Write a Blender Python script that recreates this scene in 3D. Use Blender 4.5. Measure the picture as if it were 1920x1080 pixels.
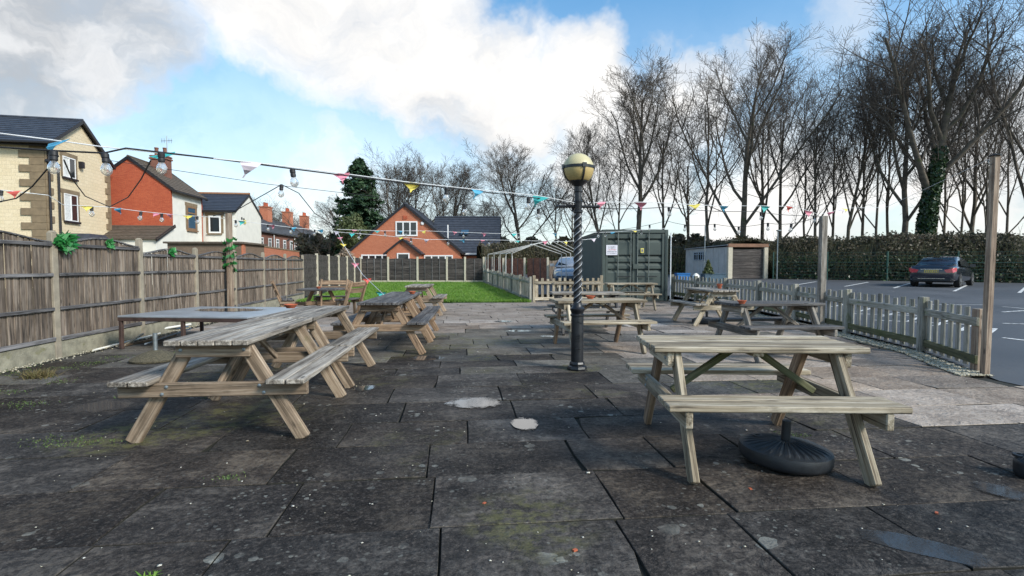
import bpy, math, random
import numpy as np
from mathutils import Vector, Matrix
random.seed(7); rng = np.random.default_rng(7)
sc = bpy.context.scene
for o in list(bpy.data.objects): bpy.data.objects.remove(o)
COL = sc.collection
R = math.radians
# ------------------------------------------------------------------ camera
F, CH, TILT = 970.0, 1.25, R(2.55)          # focal length in px of a 1920 wide frame, eye height, downward tilt
cam = bpy.data.cameras.new('camera'); cam.sensor_width = 36; cam.lens = F/1920*36
cam.clip_start = .05; cam.clip_end = 2000
camo = bpy.data.objects.new('camera', cam); COL.objects.link(camo)
camo.location = (0, 0, CH); camo.rotation_euler = (R(90)-TILT, 0, 0)
sc.camera = camo
# ------------------------------------------------------------------ render, light
sc.render.engine = 'CYCLES'
sc.cycles.max_bounces = 5; sc.cycles.diffuse_bounces = 2; sc.cycles.glossy_bounces = 3; sc.cycles.transparent_max_bounces = 6
sc.view_settings.view_transform = 'Standard'; sc.view_settings.look = 'None'
sc.view_settings.exposure = 0.58; sc.view_settings.gamma = 1
SUN_EL, SUN_AZ = R(33), R(124)               # azimuth clockwise from +Y: behind the camera, to the right
sun = bpy.data.lights.new('sun', 'SUN'); sun.energy = 3.0; sun.angle = R(14); sun.color = (1, .95, .87)
suno = bpy.data.objects.new('sun', sun); COL.objects.link(suno)
sd = Vector((math.sin(SUN_AZ)*math.cos(SUN_EL), math.cos(SUN_AZ)*math.cos(SUN_EL), math.sin(SUN_EL)))
suno.rotation_euler = sd.to_track_quat('Z', 'Y').to_euler(); suno.location = (0, -20, 30)

def raydir(u, v):                            # photograph pixel -> world direction
    x = (u-960)/F; y = -(v-540)/F
    return Vector((x, math.cos(TILT)+y*math.sin(TILT), -math.sin(TILT)+y*math.cos(TILT)))
def G(u, v, z=0.): d = raydir(u, v); s = (z-CH)/d.z; return Vector((d.x*s, d.y*s, z))
def D(u, v, Y): d = raydir(u, v); s = Y/d.y; return Vector((d.x*s, Y, CH+d.z*s))
CPS = .011
def cpz(y): return CPS*max(0., y-3)          # the car park rises gently away from the patio
def GC(u, v, dz=0.):
    d = raydir(u, v); s = (CH+CPS*3-dz)/(CPS*d.y-d.z); p = d*s; return Vector((p.x, p.y, CPS*(p.y-3)+dz))
def lawnz(y): return max(0., min(.22, .018*(y-17.3)))

# ------------------------------------------------------------------ node helpers
class NT:
    def __init__(s, tree): s.t = tree; s.n = tree.nodes; s.l = tree.links
    def add(s, typ, **kw):
        n = s.n.new(typ)
        for k, v in kw.items():
            if k.startswith('i_'): s.set(n.inputs[k[2:].replace('_', ' ')], v)
            else: setattr(n, k, v)
        return n
    def set(s, sock, v):
        if hasattr(v, 'is_output'): s.l.new(v, sock)
        else:
            if hasattr(sock.default_value, '__len__') and not hasattr(v, '__len__'): v = [v]*len(sock.default_value)
            if hasattr(sock.default_value, '__len__') and len(sock.default_value) == 4 and len(v) == 3: v = tuple(v)+(1,)
            sock.default_value = v
    def math(s, op, a, b=0., c=None, clamp=False):
        n = s.n.new('ShaderNodeMath'); n.operation = op; n.use_clamp = clamp
        s.set(n.inputs[0], a); s.set(n.inputs[1], b)
        if c is not None: s.set(n.inputs[2], c)
        return n.outputs[0]
    def vmath(s, op, a, b=(0, 0, 0)):
        n = s.n.new('ShaderNodeVectorMath'); n.operation = op; s.set(n.inputs[0], a); s.set(n.inputs[1], b)
        return n.outputs['Value'] if op in ('DOT_PRODUCT', 'LENGTH') else n.outputs[0]
    def noise(s, vec, scale, detail=4., rough=.55, dist=0.):
        n = s.add('ShaderNodeTexNoise', i_Vector=vec, i_Scale=scale, i_Detail=detail, i_Roughness=rough, i_Distortion=dist)
        return n.outputs['Fac']
    def ramp(s, fac, stops, interp='LINEAR'):
        n = s.n.new('ShaderNodeValToRGB'); n.color_ramp.interpolation = interp; e = n.color_ramp.elements
        while len(e) < len(stops): e.new(.5)
        for el, (p, c) in zip(e, stops):
            el.position = p; el.color = tuple(c)+(1,) if hasattr(c, '__len__') else (c, c, c, 1)
        s.set(n.inputs[0], fac); return n.outputs[0]
    def mix(s, fac, a, b, blend='MIX'):
        n = s.n.new('ShaderNodeMix'); n.data_type = 'RGBA'; n.blend_type = blend
        s.set(n.inputs[0], fac); s.set(n.inputs[6], a); s.set(n.inputs[7], b); return n.outputs[2]
    def smooth(s, x, a, b):
        n = s.add('ShaderNodeMapRange', interpolation_type='SMOOTHSTEP'); s.set(n.inputs[0], x)
        n.inputs[1].default_value = a; n.inputs[2].default_value = b; return n.outputs[0]
    def scale(s, vec, sc_, off=None):
        n = s.add('ShaderNodeMapping'); s.set(n.inputs[0], vec); n.inputs['Scale'].default_value = sc_
        if off is not None: s.set(n.inputs['Location'], off)
        return n.outputs[0]
MATS = {}
def newmat(name):
    m = bpy.data.materials.new(name); m.use_nodes = True; MATS[name] = m
    nt = NT(m.node_tree); b = nt.n['Principled BSDF']; return m, nt, b
def bump(nt, b, h, strength=.4, dist=.01):
    n = nt.add('ShaderNodeBump', i_Strength=strength, i_Distance=dist, i_Height=h); nt.l.new(n.outputs[0], b.inputs['Normal'])
def objvec(nt, rand=True):
    tc = nt.add('ShaderNodeTexCoord').outputs['Object']
    if not rand: return tc, None
    r = nt.add('ShaderNodeObjectInfo').outputs['Random']
    off = nt.math('MULTIPLY', r, 37.3)
    return nt.vmath('ADD', tc, off), r
def m_plain(name, c, rough=.6, metal=0., var=.15, scale=6., bmp=.15, spec=.5, coat=0., dirt=None):
    m, nt, b = newmat(name); v, r = objvec(nt)
    n = nt.noise(v, scale, 5)
    c1 = [x*(1-var) for x in c]; c2 = [min(1, x*(1+var)) for x in c]
    col = nt.ramp(n, [(.3, c1), (.7, c2)])
    if dirt:
        col = nt.mix(nt.smooth(nt.noise(v, scale*.6, 6, .65, .6), dirt[1], dirt[1]+.16), col, dirt[0])
    nt.set(b.inputs['Base Color'], col)
    nt.set(b.inputs['Roughness'], nt.math('MULTIPLY_ADD', n, .25, rough-.12)); b.inputs['Metallic'].default_value = metal
    b.inputs['Specular IOR Level'].default_value = spec; b.inputs['Coat Weight'].default_value = coat
    if bmp: bump(nt, b, nt.noise(v, scale*6, 4), bmp, .01)
    return m
def m_wood(name, dark, mid, light, green=None, gthr=.58, rough=.75, fine=1., stain=.35):
    """weathered timber; every piece has its length along local X"""
    m, nt, b = newmat(name); v, r = objvec(nt)
    g1 = nt.noise(nt.scale(v, (1.3, 42*fine, 42*fine)), 1., 4, .7, .3)
    g2 = nt.noise(nt.scale(v, (.8, 9*fine, 9*fine)), 1., 4, .55, .8)
    pat = nt.noise(nt.scale(v, (2.2, 4, 4)), 1., 5, .6)
    col = nt.ramp(nt.math('MULTIPLY_ADD', g2, .35, nt.math('MULTIPLY', g1, .65)), [(.39, dark), (.5, mid), (.60, light)])
    # blotches, knots
    col = nt.mix(nt.math('MULTIPLY', nt.smooth(pat, .52, .68), stain), col, [x*.45 for x in dark])
    vo = nt.add('ShaderNodeTexVoronoi', i_Vector=nt.scale(v, (3.2, 9, 9)), i_Scale=1.).outputs['Distance']
    kn = nt.smooth(vo, .16, .06); col = nt.mix(nt.math('MULTIPLY', kn, .75), col, [x*.35 for x in dark])
    if green:
        gp = nt.noise(nt.scale(v, (2.5, 6, 6)), 1., 6, .7); col = nt.mix(nt.math('MULTIPLY', nt.smooth(gp, gthr, gthr+.14), .7), col, green)
    cr = nt.noise(nt.scale(v, (.5, 26*fine, 26*fine)), 1., 3, .5, .2); crk = nt.smooth(nt.math('ABSOLUTE', nt.math('SUBTRACT', cr, .5)), .022, .004); crk = nt.math('MULTIPLY', crk, nt.smooth(pat, .42, .58))
    col = nt.mix(nt.math('MULTIPLY', crk, .8), col, [x*.3 for x in dark])
    gr = nt.noise(nt.scale(v, (6, 14, 14)), 1., 5, .7); col = nt.mix(nt.math('MULTIPLY', nt.smooth(gr, .5, .72), .45), col, [x*.7 for x in dark])
    hsv = nt.add('ShaderNodeHueSaturation', i_Color=col); nt.set(hsv.inputs['Value'], nt.math('MULTIPLY_ADD', r, .5, .8))
    nt.l.new(hsv.outputs[0], b.inputs['Base Color']); b.inputs['Roughness'].default_value = rough
    bump(nt, b, nt.math('SUBTRACT', g1, nt.math('ADD', nt.math('MULTIPLY', crk, .5), nt.math('MULTIPLY', kn, .4))), .7, .008)
    return m
def m_brick(name, c1, c2, mortar, bw=.225, bh=.075, mw=.01, rough=.85, bs=.5, patch=.3):
    m, nt, b = newmat(name); tc = nt.add('ShaderNodeTexCoord').outputs['Object']
    s = nt.add('ShaderNodeSeparateXYZ', i_Vector=tc); x = nt.math('ADD', s.outputs[0], s.outputs[1])
    v = nt.add('ShaderNodeCombineXYZ', i_X=x, i_Y=s.outputs[2]).outputs[0]
    br = nt.add('ShaderNodeTexBrick', i_Vector=v, i_Color1=tuple(c1)+(1,), i_Color2=tuple(c2)+(1,), i_Mortar=tuple(mortar)+(1,), i_Scale=1.,
                i_Mortar_Size=mw, i_Brick_Width=bw, i_Row_Height=bh, i_Mortar_Smooth=.2)
    n = nt.noise(tc, .9, 6, .6); n2 = nt.noise(tc, 14, 4)
    col = nt.mix(nt.math('MULTIPLY', nt.smooth(n, .4, .75), patch), br.outputs[0], [x*.5 for x in c1])
    col = nt.mix(.35, col, nt.ramp(n2, [(.3, [x*.7 for x in c1]), (.7, [min(1, x*1.25) for x in c2])]))
    nt.set(b.inputs['Base Color'], col); b.inputs['Roughness'].default_value = rough
    bump(nt, b, nt.math('ADD', nt.math('MULTIPLY', br.outputs['Fac'], -1.), nt.math('MULTIPLY', n2, .5)), bs, .015)
    return m
def m_leaf(name, cols, rough=.55, scale=1.2, trans=.25):
    m, nt, b = newmat(name); p = nt.add('ShaderNodeNewGeometry')
    n = nt.noise(p.outputs['Position'], scale, 5, .65)
    rnd = p.outputs['Random Per Island']
    f = nt.math('MULTIPLY_ADD', rnd, .5, nt.math('MULTIPLY_ADD', n, 1.1, -.3))
    k = len(cols); nt.set(b.inputs['Base Color'], nt.ramp(f, [(.1+.8*i/(k-1), c) for i, c in enumerate(cols)]))
    b.inputs['Roughness'].default_value = rough
    tr = nt.add('ShaderNodeBsdfTranslucent'); nt.l.new(b.inputs['Base Color'].links[0].from_socket, tr.inputs[0])
    mx = nt.add('ShaderNodeMixShader'); mx.inputs[0].default_value = trans
    out = nt.n['Material Output']; nt.l.new(b.outputs[0], mx.inputs[1]); nt.l.new(tr.outputs[0], mx.inputs[2]); nt.l.new(mx.outputs[0], out.inputs[0])
    return m
MOSS = [(tuple(G(u, v))[:2], r_, a_) for u, v, r_, a_ in ((270, 810, .5, .3), (430, 785, .45, .3), (1000, 975, .4, .09), (880, 640, .9, .12), (1085, 690, .3, .35), (1060, 600, 1., .12))]
def m_slab(name, lo, mid, hi, moss=.56, lich=.5, rough=.62, wet=.3, spotc=(.27, .27, .24), grit=1.):
    m, nt, b = newmat(name); pos = nt.add('ShaderNodeNewGeometry').outputs['Position']
    r = nt.add('ShaderNodeObjectInfo').outputs['Random']
    pr = nt.vmath('ADD', pos, nt.math('MULTIPLY', r, 11.))
    n1 = nt.noise(pr, 2.6, 6, .62, .4); n2 = nt.noise(pos, 22, 4, .72); n3 = nt.noise(pos, 90, 2, .7)
    col = nt.ramp(nt.math('MULTIPLY_ADD', n1, .55, nt.math('MULTIPLY', n2, .45)), [(.36, lo), (.5, mid), (.66, hi)])
    hsv = nt.add('ShaderNodeHueSaturation', i_Color=col); nt.set(hsv.inputs['Value'], nt.math('MULTIPLY_ADD', r, .85, .62))
    nt.set(hsv.inputs['Saturation'], nt.math('MULTIPLY_ADD', nt.math('FRACT', nt.math('MULTIPLY', r, 7.7)), .8, .6)); col = hsv.outputs[0]
    # grit
    n4 = nt.noise(pr, 46, 3, .75); col = nt.mix(nt.math('MULTIPLY', nt.smooth(n4, .54, .64), .5), col, [min(1, x*(1+2.2*grit)) for x in mid]); col = nt.mix(nt.math('MULTIPLY', nt.smooth(n4, .45, .36), .5), col, [x*.35 for x in lo])
    col = nt.mix(nt.math('MULTIPLY', nt.smooth(n3, .6, .7), .5), col, [min(1, x*(1+2.8*grit)) for x in mid])
    # lichen spots of mixed size, in patches
    la = nt.smooth(nt.noise(pos, 1.3, 4, .6), .44, .64)
    for sc_, th, amt in ((5., .13, .7), (13., .15, .7), (34., .19, .5)):
        vd = nt.add('ShaderNodeTexVoronoi', i_Vector=nt.vmath('ADD', pos, nt.vmath('MULTIPLY', nt.add('ShaderNodeTexNoise', i_Vector=pos, i_Scale=sc_*1.6, i_Detail=2.).outputs['Color'], (.5/sc_,)*3)), i_Scale=sc_)
        rc = nt.add('ShaderNodeSeparateColor', i_Color=vd.outputs['Color']).outputs[0]
        thr = nt.math('MULTIPLY', nt.smooth(rc, .62, 1.), th*2)
        spot = nt.math('MULTIPLY', nt.math('LESS_THAN', vd.outputs['Distance'], thr), nt.math('MULTIPLY', la, lich*amt*1.5), clamp=True)
        col = nt.mix(spot, col, spotc)
    # moss and algae
    mo = nt.noise(pos, .55, 5, .6, .5); mo2 = nt.noise(pos, 9., 6, .7)
    for (cx_, cy_), rd, am in MOSS:
        d_ = nt.vmath('LENGTH', nt.vmath('SUBTRACT', nt.vmath('MULTIPLY', pos, (1, 1, 0)), (cx_, cy_, 0))); mo = nt.math('ADD', mo, nt.math('MULTIPLY', nt.smooth(d_, rd*1.5, 0.), am))
    mf = nt.math('MULTIPLY', nt.smooth(mo, moss, moss+.14), nt.smooth(mo2, .43, .60))
    col = nt.mix(nt.math('MULTIPLY', mf, .8), col, (.11, .105, .045))
    nt.set(b.inputs['Base Color'], col)
    wn = nt.noise(pos, .8, 5, .6)
    nt.set(b.inputs['Roughness'], nt.math('SUBTRACT', rough+.1, nt.math('MULTIPLY', nt.smooth(wn, .42, .66), wet)))
    hgt = nt.math('ADD', nt.math('MULTIPLY', nt.noise(nt.scale(pr, (1, 1.6, 1)), 5, 5, .62, .8), 1.2), nt.math('MULTIPLY', n2, .35))
    bump(nt, b, hgt, .9, .03); b.inputs['Specular IOR Level'].default_value = .18
    return m

# ------------------------------------------------------------------ world: Nishita sky with broken cloud
w = bpy.data.worlds.new('World'); sc.world = w; w.use_nodes = True
nt = NT(w.node_tree); bg = nt.n['Background']
sky = nt.add('ShaderNodeTexSky', sky_type='NISHITA', sun_disc=False, sun_elevation=SUN_EL, sun_rotation=SUN_AZ, altitude=50., air_density=1.1, dust_density=.6, ozone_density=1.6)
gen = nt.add('ShaderNodeTexCoord').outputs['Generated']
dirn = nt.vmath('NORMALIZE', gen)
wob = nt.add('ShaderNodeTexNoise', i_Vector=dirn, i_Scale=5.5, i_Detail=5., i_Roughness=.6).outputs['Color']
dw = nt.vmath('NORMALIZE', nt.vmath('ADD', dirn, nt.vmath('MULTIPLY', nt.vmath('SUBTRACT', wob, (.5, .5, .5)), (.22, .22, .22))))
def blobs(lst):
    tot = None
    for u, v, rad, amp in lst:
        c = raydir(u, v).normalized(); d = nt.vmath('DOT_PRODUCT', dw, tuple(c))
        k = nt.smooth(d, math.cos(rad*1.35), math.cos(rad*.25)); k = nt.math('MULTIPLY', k, amp)
        tot = k if tot is None else nt.math('MAXIMUM', tot, k)
    return tot
white = blobs([(500, -30, .16, 1), (660, 40, .16, 1), (800, 120, .14, 1), (940, 175, .13, 1), (1080, 180, .10, 1), (960, 270, .14, .7), (1150, 300, .15, .9), (1290, 190, .10, .85), (1390, 120, .055, .7),
               (1560, 45, .075, .5), (1450, 440, .2, .95), (1850, 330, .16, .9), (600, 400, .16, .75), (330, 370, .15, .5)])
grey = blobs([(-40, 20, .2, .95), (150, 60, .15, .9), (270, 130, .085, .62), (60, 150, .09, .7)])
sep = nt.add('ShaderNodeSeparateXYZ', i_Vector=dirn)
zc = nt.math('MAXIMUM', sep.outputs[2], .06)
pl = nt.add('ShaderNodeCombineXYZ', i_X=nt.math('DIVIDE', sep.outputs[0], zc), i_Y=nt.math('DIVIDE', sep.outputs[1], zc)).outputs[0]
fb = nt.noise(nt.scale(dw, (1, 1, 1.9)), 4.2, 8, .6)                       # billows
fine = nt.noise(nt.scale(dw, (1, 1, 2.2)), 12., 6, .62)
gencl = nt.smooth(nt.noise(pl, .55, 5, .55), .5, .66)            # the rest of the sky carries cloud of the same sort
ahead = nt.smooth(sep.outputs[1], .15, .5)
gencl = nt.math('MULTIPLY', gencl, nt.math('SUBTRACT', 1., ahead))
cov = nt.math('MAXIMUM', nt.math('MAXIMUM', white, grey), gencl)
dens = nt.math('ADD', cov, nt.math('MULTIPLY_ADD', fb, .8, -.40)); dens = nt.math('ADD', dens, nt.math('MULTIPLY_ADD', fine, .22, -.11))
mask = nt.smooth(dens, .0, 1.05)
haze = nt.smooth(sep.outputs[2], .5, .04)          # milky near the horizon
mask = nt.math('MAXIMUM', mask, nt.math('MULTIPLY', haze, .72))
greyf = nt.math('SUBTRACT', grey, nt.math('MULTIPLY', white, .9), clamp=True)
shade = nt.ramp(nt.math('MULTIPLY_ADD', fb, .6, nt.math('MULTIPLY', nt.noise(dw, 3.1, 6, .55), .5)), [(.38, (.45, .46, .475)), (.48, (.62, .615, .61)), (.60, (.74, .725, .705))])
ccol = nt.mix(nt.math('MULTIPLY', greyf, .9), shade, nt.mix(nt.smooth(fb, .42, .62), (.31, .33, .355), (.55, .565, .585)))
skyc = nt.vmath('MULTIPLY', sky.outputs[0], (.085, .140, .158))
col = nt.mix(mask, skyc, ccol)
nt.set(bg.inputs[0], col); bg.inputs[1].default_value = 1.0

# ------------------------------------------------------------------ mesh helpers
class MB:
    def __init__(s): s.v = []; s.f = []
    def add(s, vs, fs):
        o = len(s.v); s.v += [tuple(p) for p in vs]; s.f += [tuple(i+o for i in f) for f in fs]; return s
    def box(s, c, size, rot=None):
        c = Vector(c); hx, hy, hz = [k/2 for k in size]
        vs = [Vector((x, y, z)) for x in (-hx, hx) for y in (-hy, hy) for z in (-hz, hz)]
        if rot is not None: vs = [rot @ p for p in vs]
        return s.add([c+p for p in vs], [(0, 1, 3, 2), (4, 6, 7, 5), (0, 4, 5, 1), (2, 3, 7, 6), (0, 2, 6, 4), (1, 5, 7, 3)])
    def beam(s, p0, p1, wd, th, up=(0, 0, 1)):
        p0, p1 = Vector(p0), Vector(p1); M = frame(p1-p0, up); return s.box((p0+p1)/2, ((p1-p0).length, wd, th), M)
    def tube(s, pts, r, n=8, cap=True, closed=False):
        pts = [Vector(p) for p in pts]; k = len(pts); rr = r if hasattr(r, '__len__') else [r]*k
        vs = []; a = None
        for i, p in enumerate(pts):
            d = (pts[min(i+1, k-1)]-pts[max(i-1, 0)]).normalized()
            if a is None: a = d.orthogonal().normalized()
            a = (a-d*a.dot(d)).normalized(); b_ = d.cross(a)
            for j in range(n):
                t = 2*math.pi*j/n; vs.append(p+(a*math.cos(t)+b_*math.sin(t))*rr[i])
        fs = [(i*n+j, i*n+(j+1) % n, (i+1)*n+(j+1) % n, (i+1)*n+j) for i in range(k-1) for j in range(n)]
        if cap: fs += [tuple(range(n-1, -1, -1)), tuple((k-1)*n+j for j in range(n))]
        return s.add(vs, fs)
    def lathe(s, prof, n=24, c=(0, 0, 0), fun=None):
        vs = []
        for i, (r, z) in enumerate(prof):
            for j in range(n):
                t = 2*math.pi*j/n; q = r*(fun(t, i) if fun else 1)
                vs.append((c[0]+q*math.cos(t), c[1]+q*math.sin(t), c[2]+z))
        k = len(prof)
        fs = [(i*n+j, i*n+(j+1) % n, (i+1)*n+(j+1) % n, (i+1)*n+j) for i in range(k-1) for j in range(n)]
        fs += [tuple(range(n-1, -1, -1)), tuple((k-1)*n+j for j in range(n))]
        return s.add(vs, fs)
    def prism(s, poly, vec):
        vec = Vector(vec); n = len(poly); a = [Vector(p) for p in poly]; b_ = [p+vec for p in a]
        return s.add(a+b_, [tuple(range(n-1, -1, -1)), tuple(range(n, 2*n))]+[(i, (i+1) % n, n+(i+1) % n, n+i) for i in range(n)])
    def mesh(s, name, mat=None, smooth=False):
        me = bpy.data.meshes.new(name); me.from_pydata(s.v, [], s.f)
        if mat: me.materials.append(M(mat))
        if smooth:
            me.shade_smooth()
            if smooth != 'all': me.set_sharp_from_angle(angle=R(38))
        return me
    def obj(s, name, mat, parent=None, smooth=False, loc=None, rot=None):
        return link(name, s.mesh(name, mat, smooth), parent, loc, rot)
def M(m): return MATS[m] if isinstance(m, str) else m
def frame(d, up=(0, 0, 1)):
    x = Vector(d).normalized(); u = Vector(up)
    if abs(x.dot(u)) > .999: u = Vector((0, 1, 0)) if abs(x.z) > .9 else Vector((0, 0, 1))
    z = (u-x*u.dot(x)).normalized(); y = z.cross(x); return Matrix((x, y, z)).transposed()
def link(name, me, parent=None, loc=None, rot=None):
    o = bpy.data.objects.new(name, me); COL.objects.link(o)
    if parent is not None: o.parent = parent
    if loc is not None: o.location = loc
    if rot is not None: o.rotation_euler = rot.to_euler() if hasattr(rot, 'to_euler') else (rot if hasattr(rot, '__len__') else (0, 0, rot))
    return o
def tag(o, label=None, cat=None, group=None, kind=None):
    if label: o['label'] = label
    if cat: o['category'] = cat
    if group: o['group'] = group
    if kind: o['kind'] = kind
    return o
def thing(name, label, cat, loc=(0, 0, 0), rz=0., group=None):
    o = bpy.data.objects.new(name, None); COL.objects.link(o); o.location = loc; o.rotation_euler = (0, 0, rz); o.empty_display_size = .2
    return tag(o, label, cat, group)
CB = {}
def cbox(dims, mat, ch=None):
    """chamfered box, shared between alike pieces"""
    key = tuple(round(d, 3) for d in dims)+(mat,)
    if key in CB: return CB[key]
    c = ch or min(.006, min(dims)*.16); h = [d/2 for d in dims]; vs = []; idx = {}
    for sx in (-1, 1):
        for sy in (-1, 1):
            for sz in (-1, 1):
                for ax in range(3):
                    p = [sx*(h[0]-c), sy*(h[1]-c), sz*(h[2]-c)]; p[ax] = (sx, sy, sz)[ax]*h[ax]
                    idx[(sx, sy, sz, ax)] = len(vs); vs.append(p)
    fs = []
    for ax in range(3):
        o1, o2 = [a for a in range(3) if a != ax]
        for sg in (-1, 1):
            q = []
            for a, b_ in ((-1, -1), (1, -1), (1, 1), (-1, 1)):
                k = [0, 0, 0]; k[ax] = sg; k[o1] = a; k[o2] = b_; q.append(idx[(*k, ax)])
            fs.append(tuple(q if (sg > 0) == (ax != 1) else q[::-1]))
    for ax in range(3):                      # edges parallel to ax
        o1, o2 = [a for a in range(3) if a != ax]
        for a in (-1, 1):
            for b_ in (-1, 1):
                k0 = [0]*3; k1 = [0]*3; k0[ax] = -1; k1[ax] = 1
                for k in (k0, k1): k[o1] = a; k[o2] = b_
                fs.append((idx[(*k0, o1)], idx[(*k1, o1)], idx[(*k1, o2)], idx[(*k0, o2)]))
    for sx in (-1, 1):
        for sy in (-1, 1):
            for sz in (-1, 1): fs.append(tuple(idx[(sx, sy, sz, ax)] for ax in range(3)))
    me = bpy.data.meshes.new('piece'); me.from_pydata(vs, [], fs); me.materials.append(M(mat))
    import bmesh
    bm = bmesh.new(); bm.from_mesh(me); bmesh.ops.recalc_face_normals(bm, faces=bm.faces); bm.to_mesh(me); bm.free()
    CB[key] = me; return me
def piece(name, parent, p0, p1, wd, th, mat, up=(0, 0, 1)):
    """a timber between two points (local X along it)"""
    p0, p1 = Vector(p0), Vector(p1)
    return link(name, cbox(((p1-p0).length, wd, th), mat), parent, (p0+p1)/2, frame(p1-p0, up))
def block(name, parent, c, dims, mat, rot=None): return link(name, cbox(dims, mat), parent, c, rot)
def cards(P, N, size, aspect=1.6, mat='leaf', name='leaves', parent=None, droop=0.):
    """many small leaf faces: centres P, outward directions N (numpy)"""
    n = len(P); t = rng.normal(size=(n, 3)); nn = N+rng.normal(size=(n, 3))*.6; nn /= np.linalg.norm(nn, axis=1)[:, None]+1e-9
    a = np.cross(nn, t); a /= np.linalg.norm(a, axis=1)[:, None]+1e-9; b_ = np.cross(nn, a)
    s = (size*(.6+.8*rng.random(n)))[:, None]
    A = a*s*aspect*.5; B = b_*s*.5
    v = np.empty((n, 4, 3)); v[:, 0] = P-A; v[:, 1] = P-B*.9+A*.1; v[:, 2] = P+A+nn*s*.15; v[:, 3] = P+B*.9+A*.1
    return npmesh(name, v.reshape(-1, 3), np.arange(n*4).reshape(-1, 4), mat, parent)
def npmesh(name, v, f, mat, parent=None, smooth=False):
    me = bpy.data.meshes.new(name); k = f.shape[1]
    me.vertices.add(len(v)); me.vertices.foreach_set('co', np.ascontiguousarray(v, dtype=np.float32).ravel())
    me.loops.add(f.size); me.loops.foreach_set('vertex_index', np.ascontiguousarray(f, dtype=np.int32).ravel())
    me.polygons.add(len(f)); me.polygons.foreach_set('loop_start', np.arange(0, f.size, k, dtype=np.int32))
    me.update(calc_edges=True); me.validate()
    if smooth: me.shade_smooth()
    me.materials.append(M(mat)); return link(name, me, parent)

# ------------------------------------------------------------------ materials
m_slab('slab_dark', (.009, .0078, .0072), (.034, .029, .0255), (.115, .099, .083), moss=.54, lich=.6)
m_slab('slab_brown', (.035, .031, .027), (.092, .083, .071), (.18, .165, .142), moss=.50, lich=.4, spotc=(.3, .3, .26), grit=.5)
m_slab('slab_pale', (.15, .12, .098), (.28, .232, .193), (.41, .352, .30), moss=.60, lich=.25, rough=.7, spotc=(.42, .42, .4), grit=.22)
m_plain('joint_soil', (.016, .016, .011), .95, var=.5, scale=9)
m_plain('earth', (.09, .085, .045), .95, var=.5, scale=3, bmp=.5)
m_plain('gravel_bed', (.22, .2, .15), .95, var=.45, scale=40, bmp=.6)
m_leaf('stones', [(.16, .13, .08), (.36, .32, .22), (.5, .46, .36), (.3, .28, .24)], .8, 30, 0.)
m_wood('wood_grey', (.085, .07, .056), (.235, .205, .17), (.40, .365, .315), (.13, .14, .07), .62)
m_wood('wood_pale', (.115, .085, .052), (.33, .272, .188), (.51, .45, .35), (.14, .135, .05), .66, stain=.4)
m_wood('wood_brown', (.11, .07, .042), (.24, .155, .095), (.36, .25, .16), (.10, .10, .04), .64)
m_wood('wood_honey', (.12, .085, .055), (.255, .185, .125), (.38, .30, .22), (.13, .13, .055), .6, stain=.6)
m_wood('wood_dark', (.035, .032, .032), (.085, .078, .075), (.17, .16, .15), None)
m_wood('fence_board', (.06, .044, .033), (.18, .138, .104), (.30, .245, .195), (.10, .10, .06), .7, fine=.7)
m_wood('fence_rail', (.055, .05, .05), (.11, .105, .105), (.2, .19, .19), None)
m_wood('picket', (.17, .16, .125), (.29, .275, .23), (.41, .39, .34), (.10, .13, .04), .54)
m_wood('mossy_rail', (.06, .065, .025), (.12, .12, .055), (.22, .2, .12), (.07, .09, .02), .5)
m_wood('post_wood', (.12, .08, .055), (.245, .18, .13), (.36, .29, .22), (.16, .18, .07), .68)
m_wood('lap_dark', (.02, .016, .015), (.058, .047, .042), (.115, .098, .088), None)
m_wood('lap_red', (.10, .036, .02), (.22, .085, .052), (.32, .14, .09), None)
m_plain('concrete_post', (.285, .245, .185), .9, var=.2, scale=7, bmp=.5, dirt=((.17, .16, .10), .62))
m_plain('concrete_pale', (.5, .45, .35), .9, var=.12, scale=7, bmp=.4)
m_plain('gravel_board', (.27, .25, .185), .95, var=.3, scale=9, bmp=1., dirt=((.18, .17, .08), .58))
m_plain('iron_black', (.010, .011, .014), .38, var=.3, scale=10, bmp=.12)
m_plain('painted_glint', (.42, .43, .45), .4, .2, var=.3, scale=12, dirt=((.03, .03, .035), .52))  # pale grey standing in for highlights on the lamp's spiral ridges
m_plain('globe_top', (.52, .46, .27), .42, var=.12, scale=5, bmp=.05, dirt=((.25, .23, .11), .66))
m_plain('globe_low', (.46, .34, .14), .40, var=.18, scale=6, bmp=.05, dirt=((.13, .10, .05), .64))
m_plain('black_plastic', (.014, .017, .021), .5, var=.25, scale=14, bmp=.1)
m_plain('galv', (.30, .33, .34), .45, .8, var=.15, scale=14)
m_plain('pvc', (.72, .70, .63), .5, var=.12, scale=4, dirt=((.35, .33, .27), .6))
m_plain('pvc_grey', (.34, .40, .46), .5, var=.15, scale=4)
m_plain('pebbledash', (.11, .095, .06), .95, var=.6, scale=60, bmp=1.)
m_plain('terracotta', (.40, .10, .045), .7, var=.15, scale=10)
m_plain('board_wet', (.27, .295, .32), .33, var=.2, scale=3, bmp=.06, spec=.55)
m_plain('rust_frame', (.055, .032, .026), .8, var=.4, scale=12, bmp=.3)
m_plain('container', (.052, .068, .06), .52, var=.16, scale=2.2, bmp=.1, dirt=((.085, .07, .05), .7))
m_plain('container_side', (.06, .085, .085), .52, var=.14, scale=2.2, bmp=.1)
m_plain('steel_rod', (.14, .16, .15), .45, .3, var=.2)
m_plain('white_paint', (.72, .72, .70), .45, var=.06, scale=4, bmp=.05)
m_plain('sign_white', (.70, .68, .74), .4, var=.04, scale=8, bmp=0)
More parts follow.
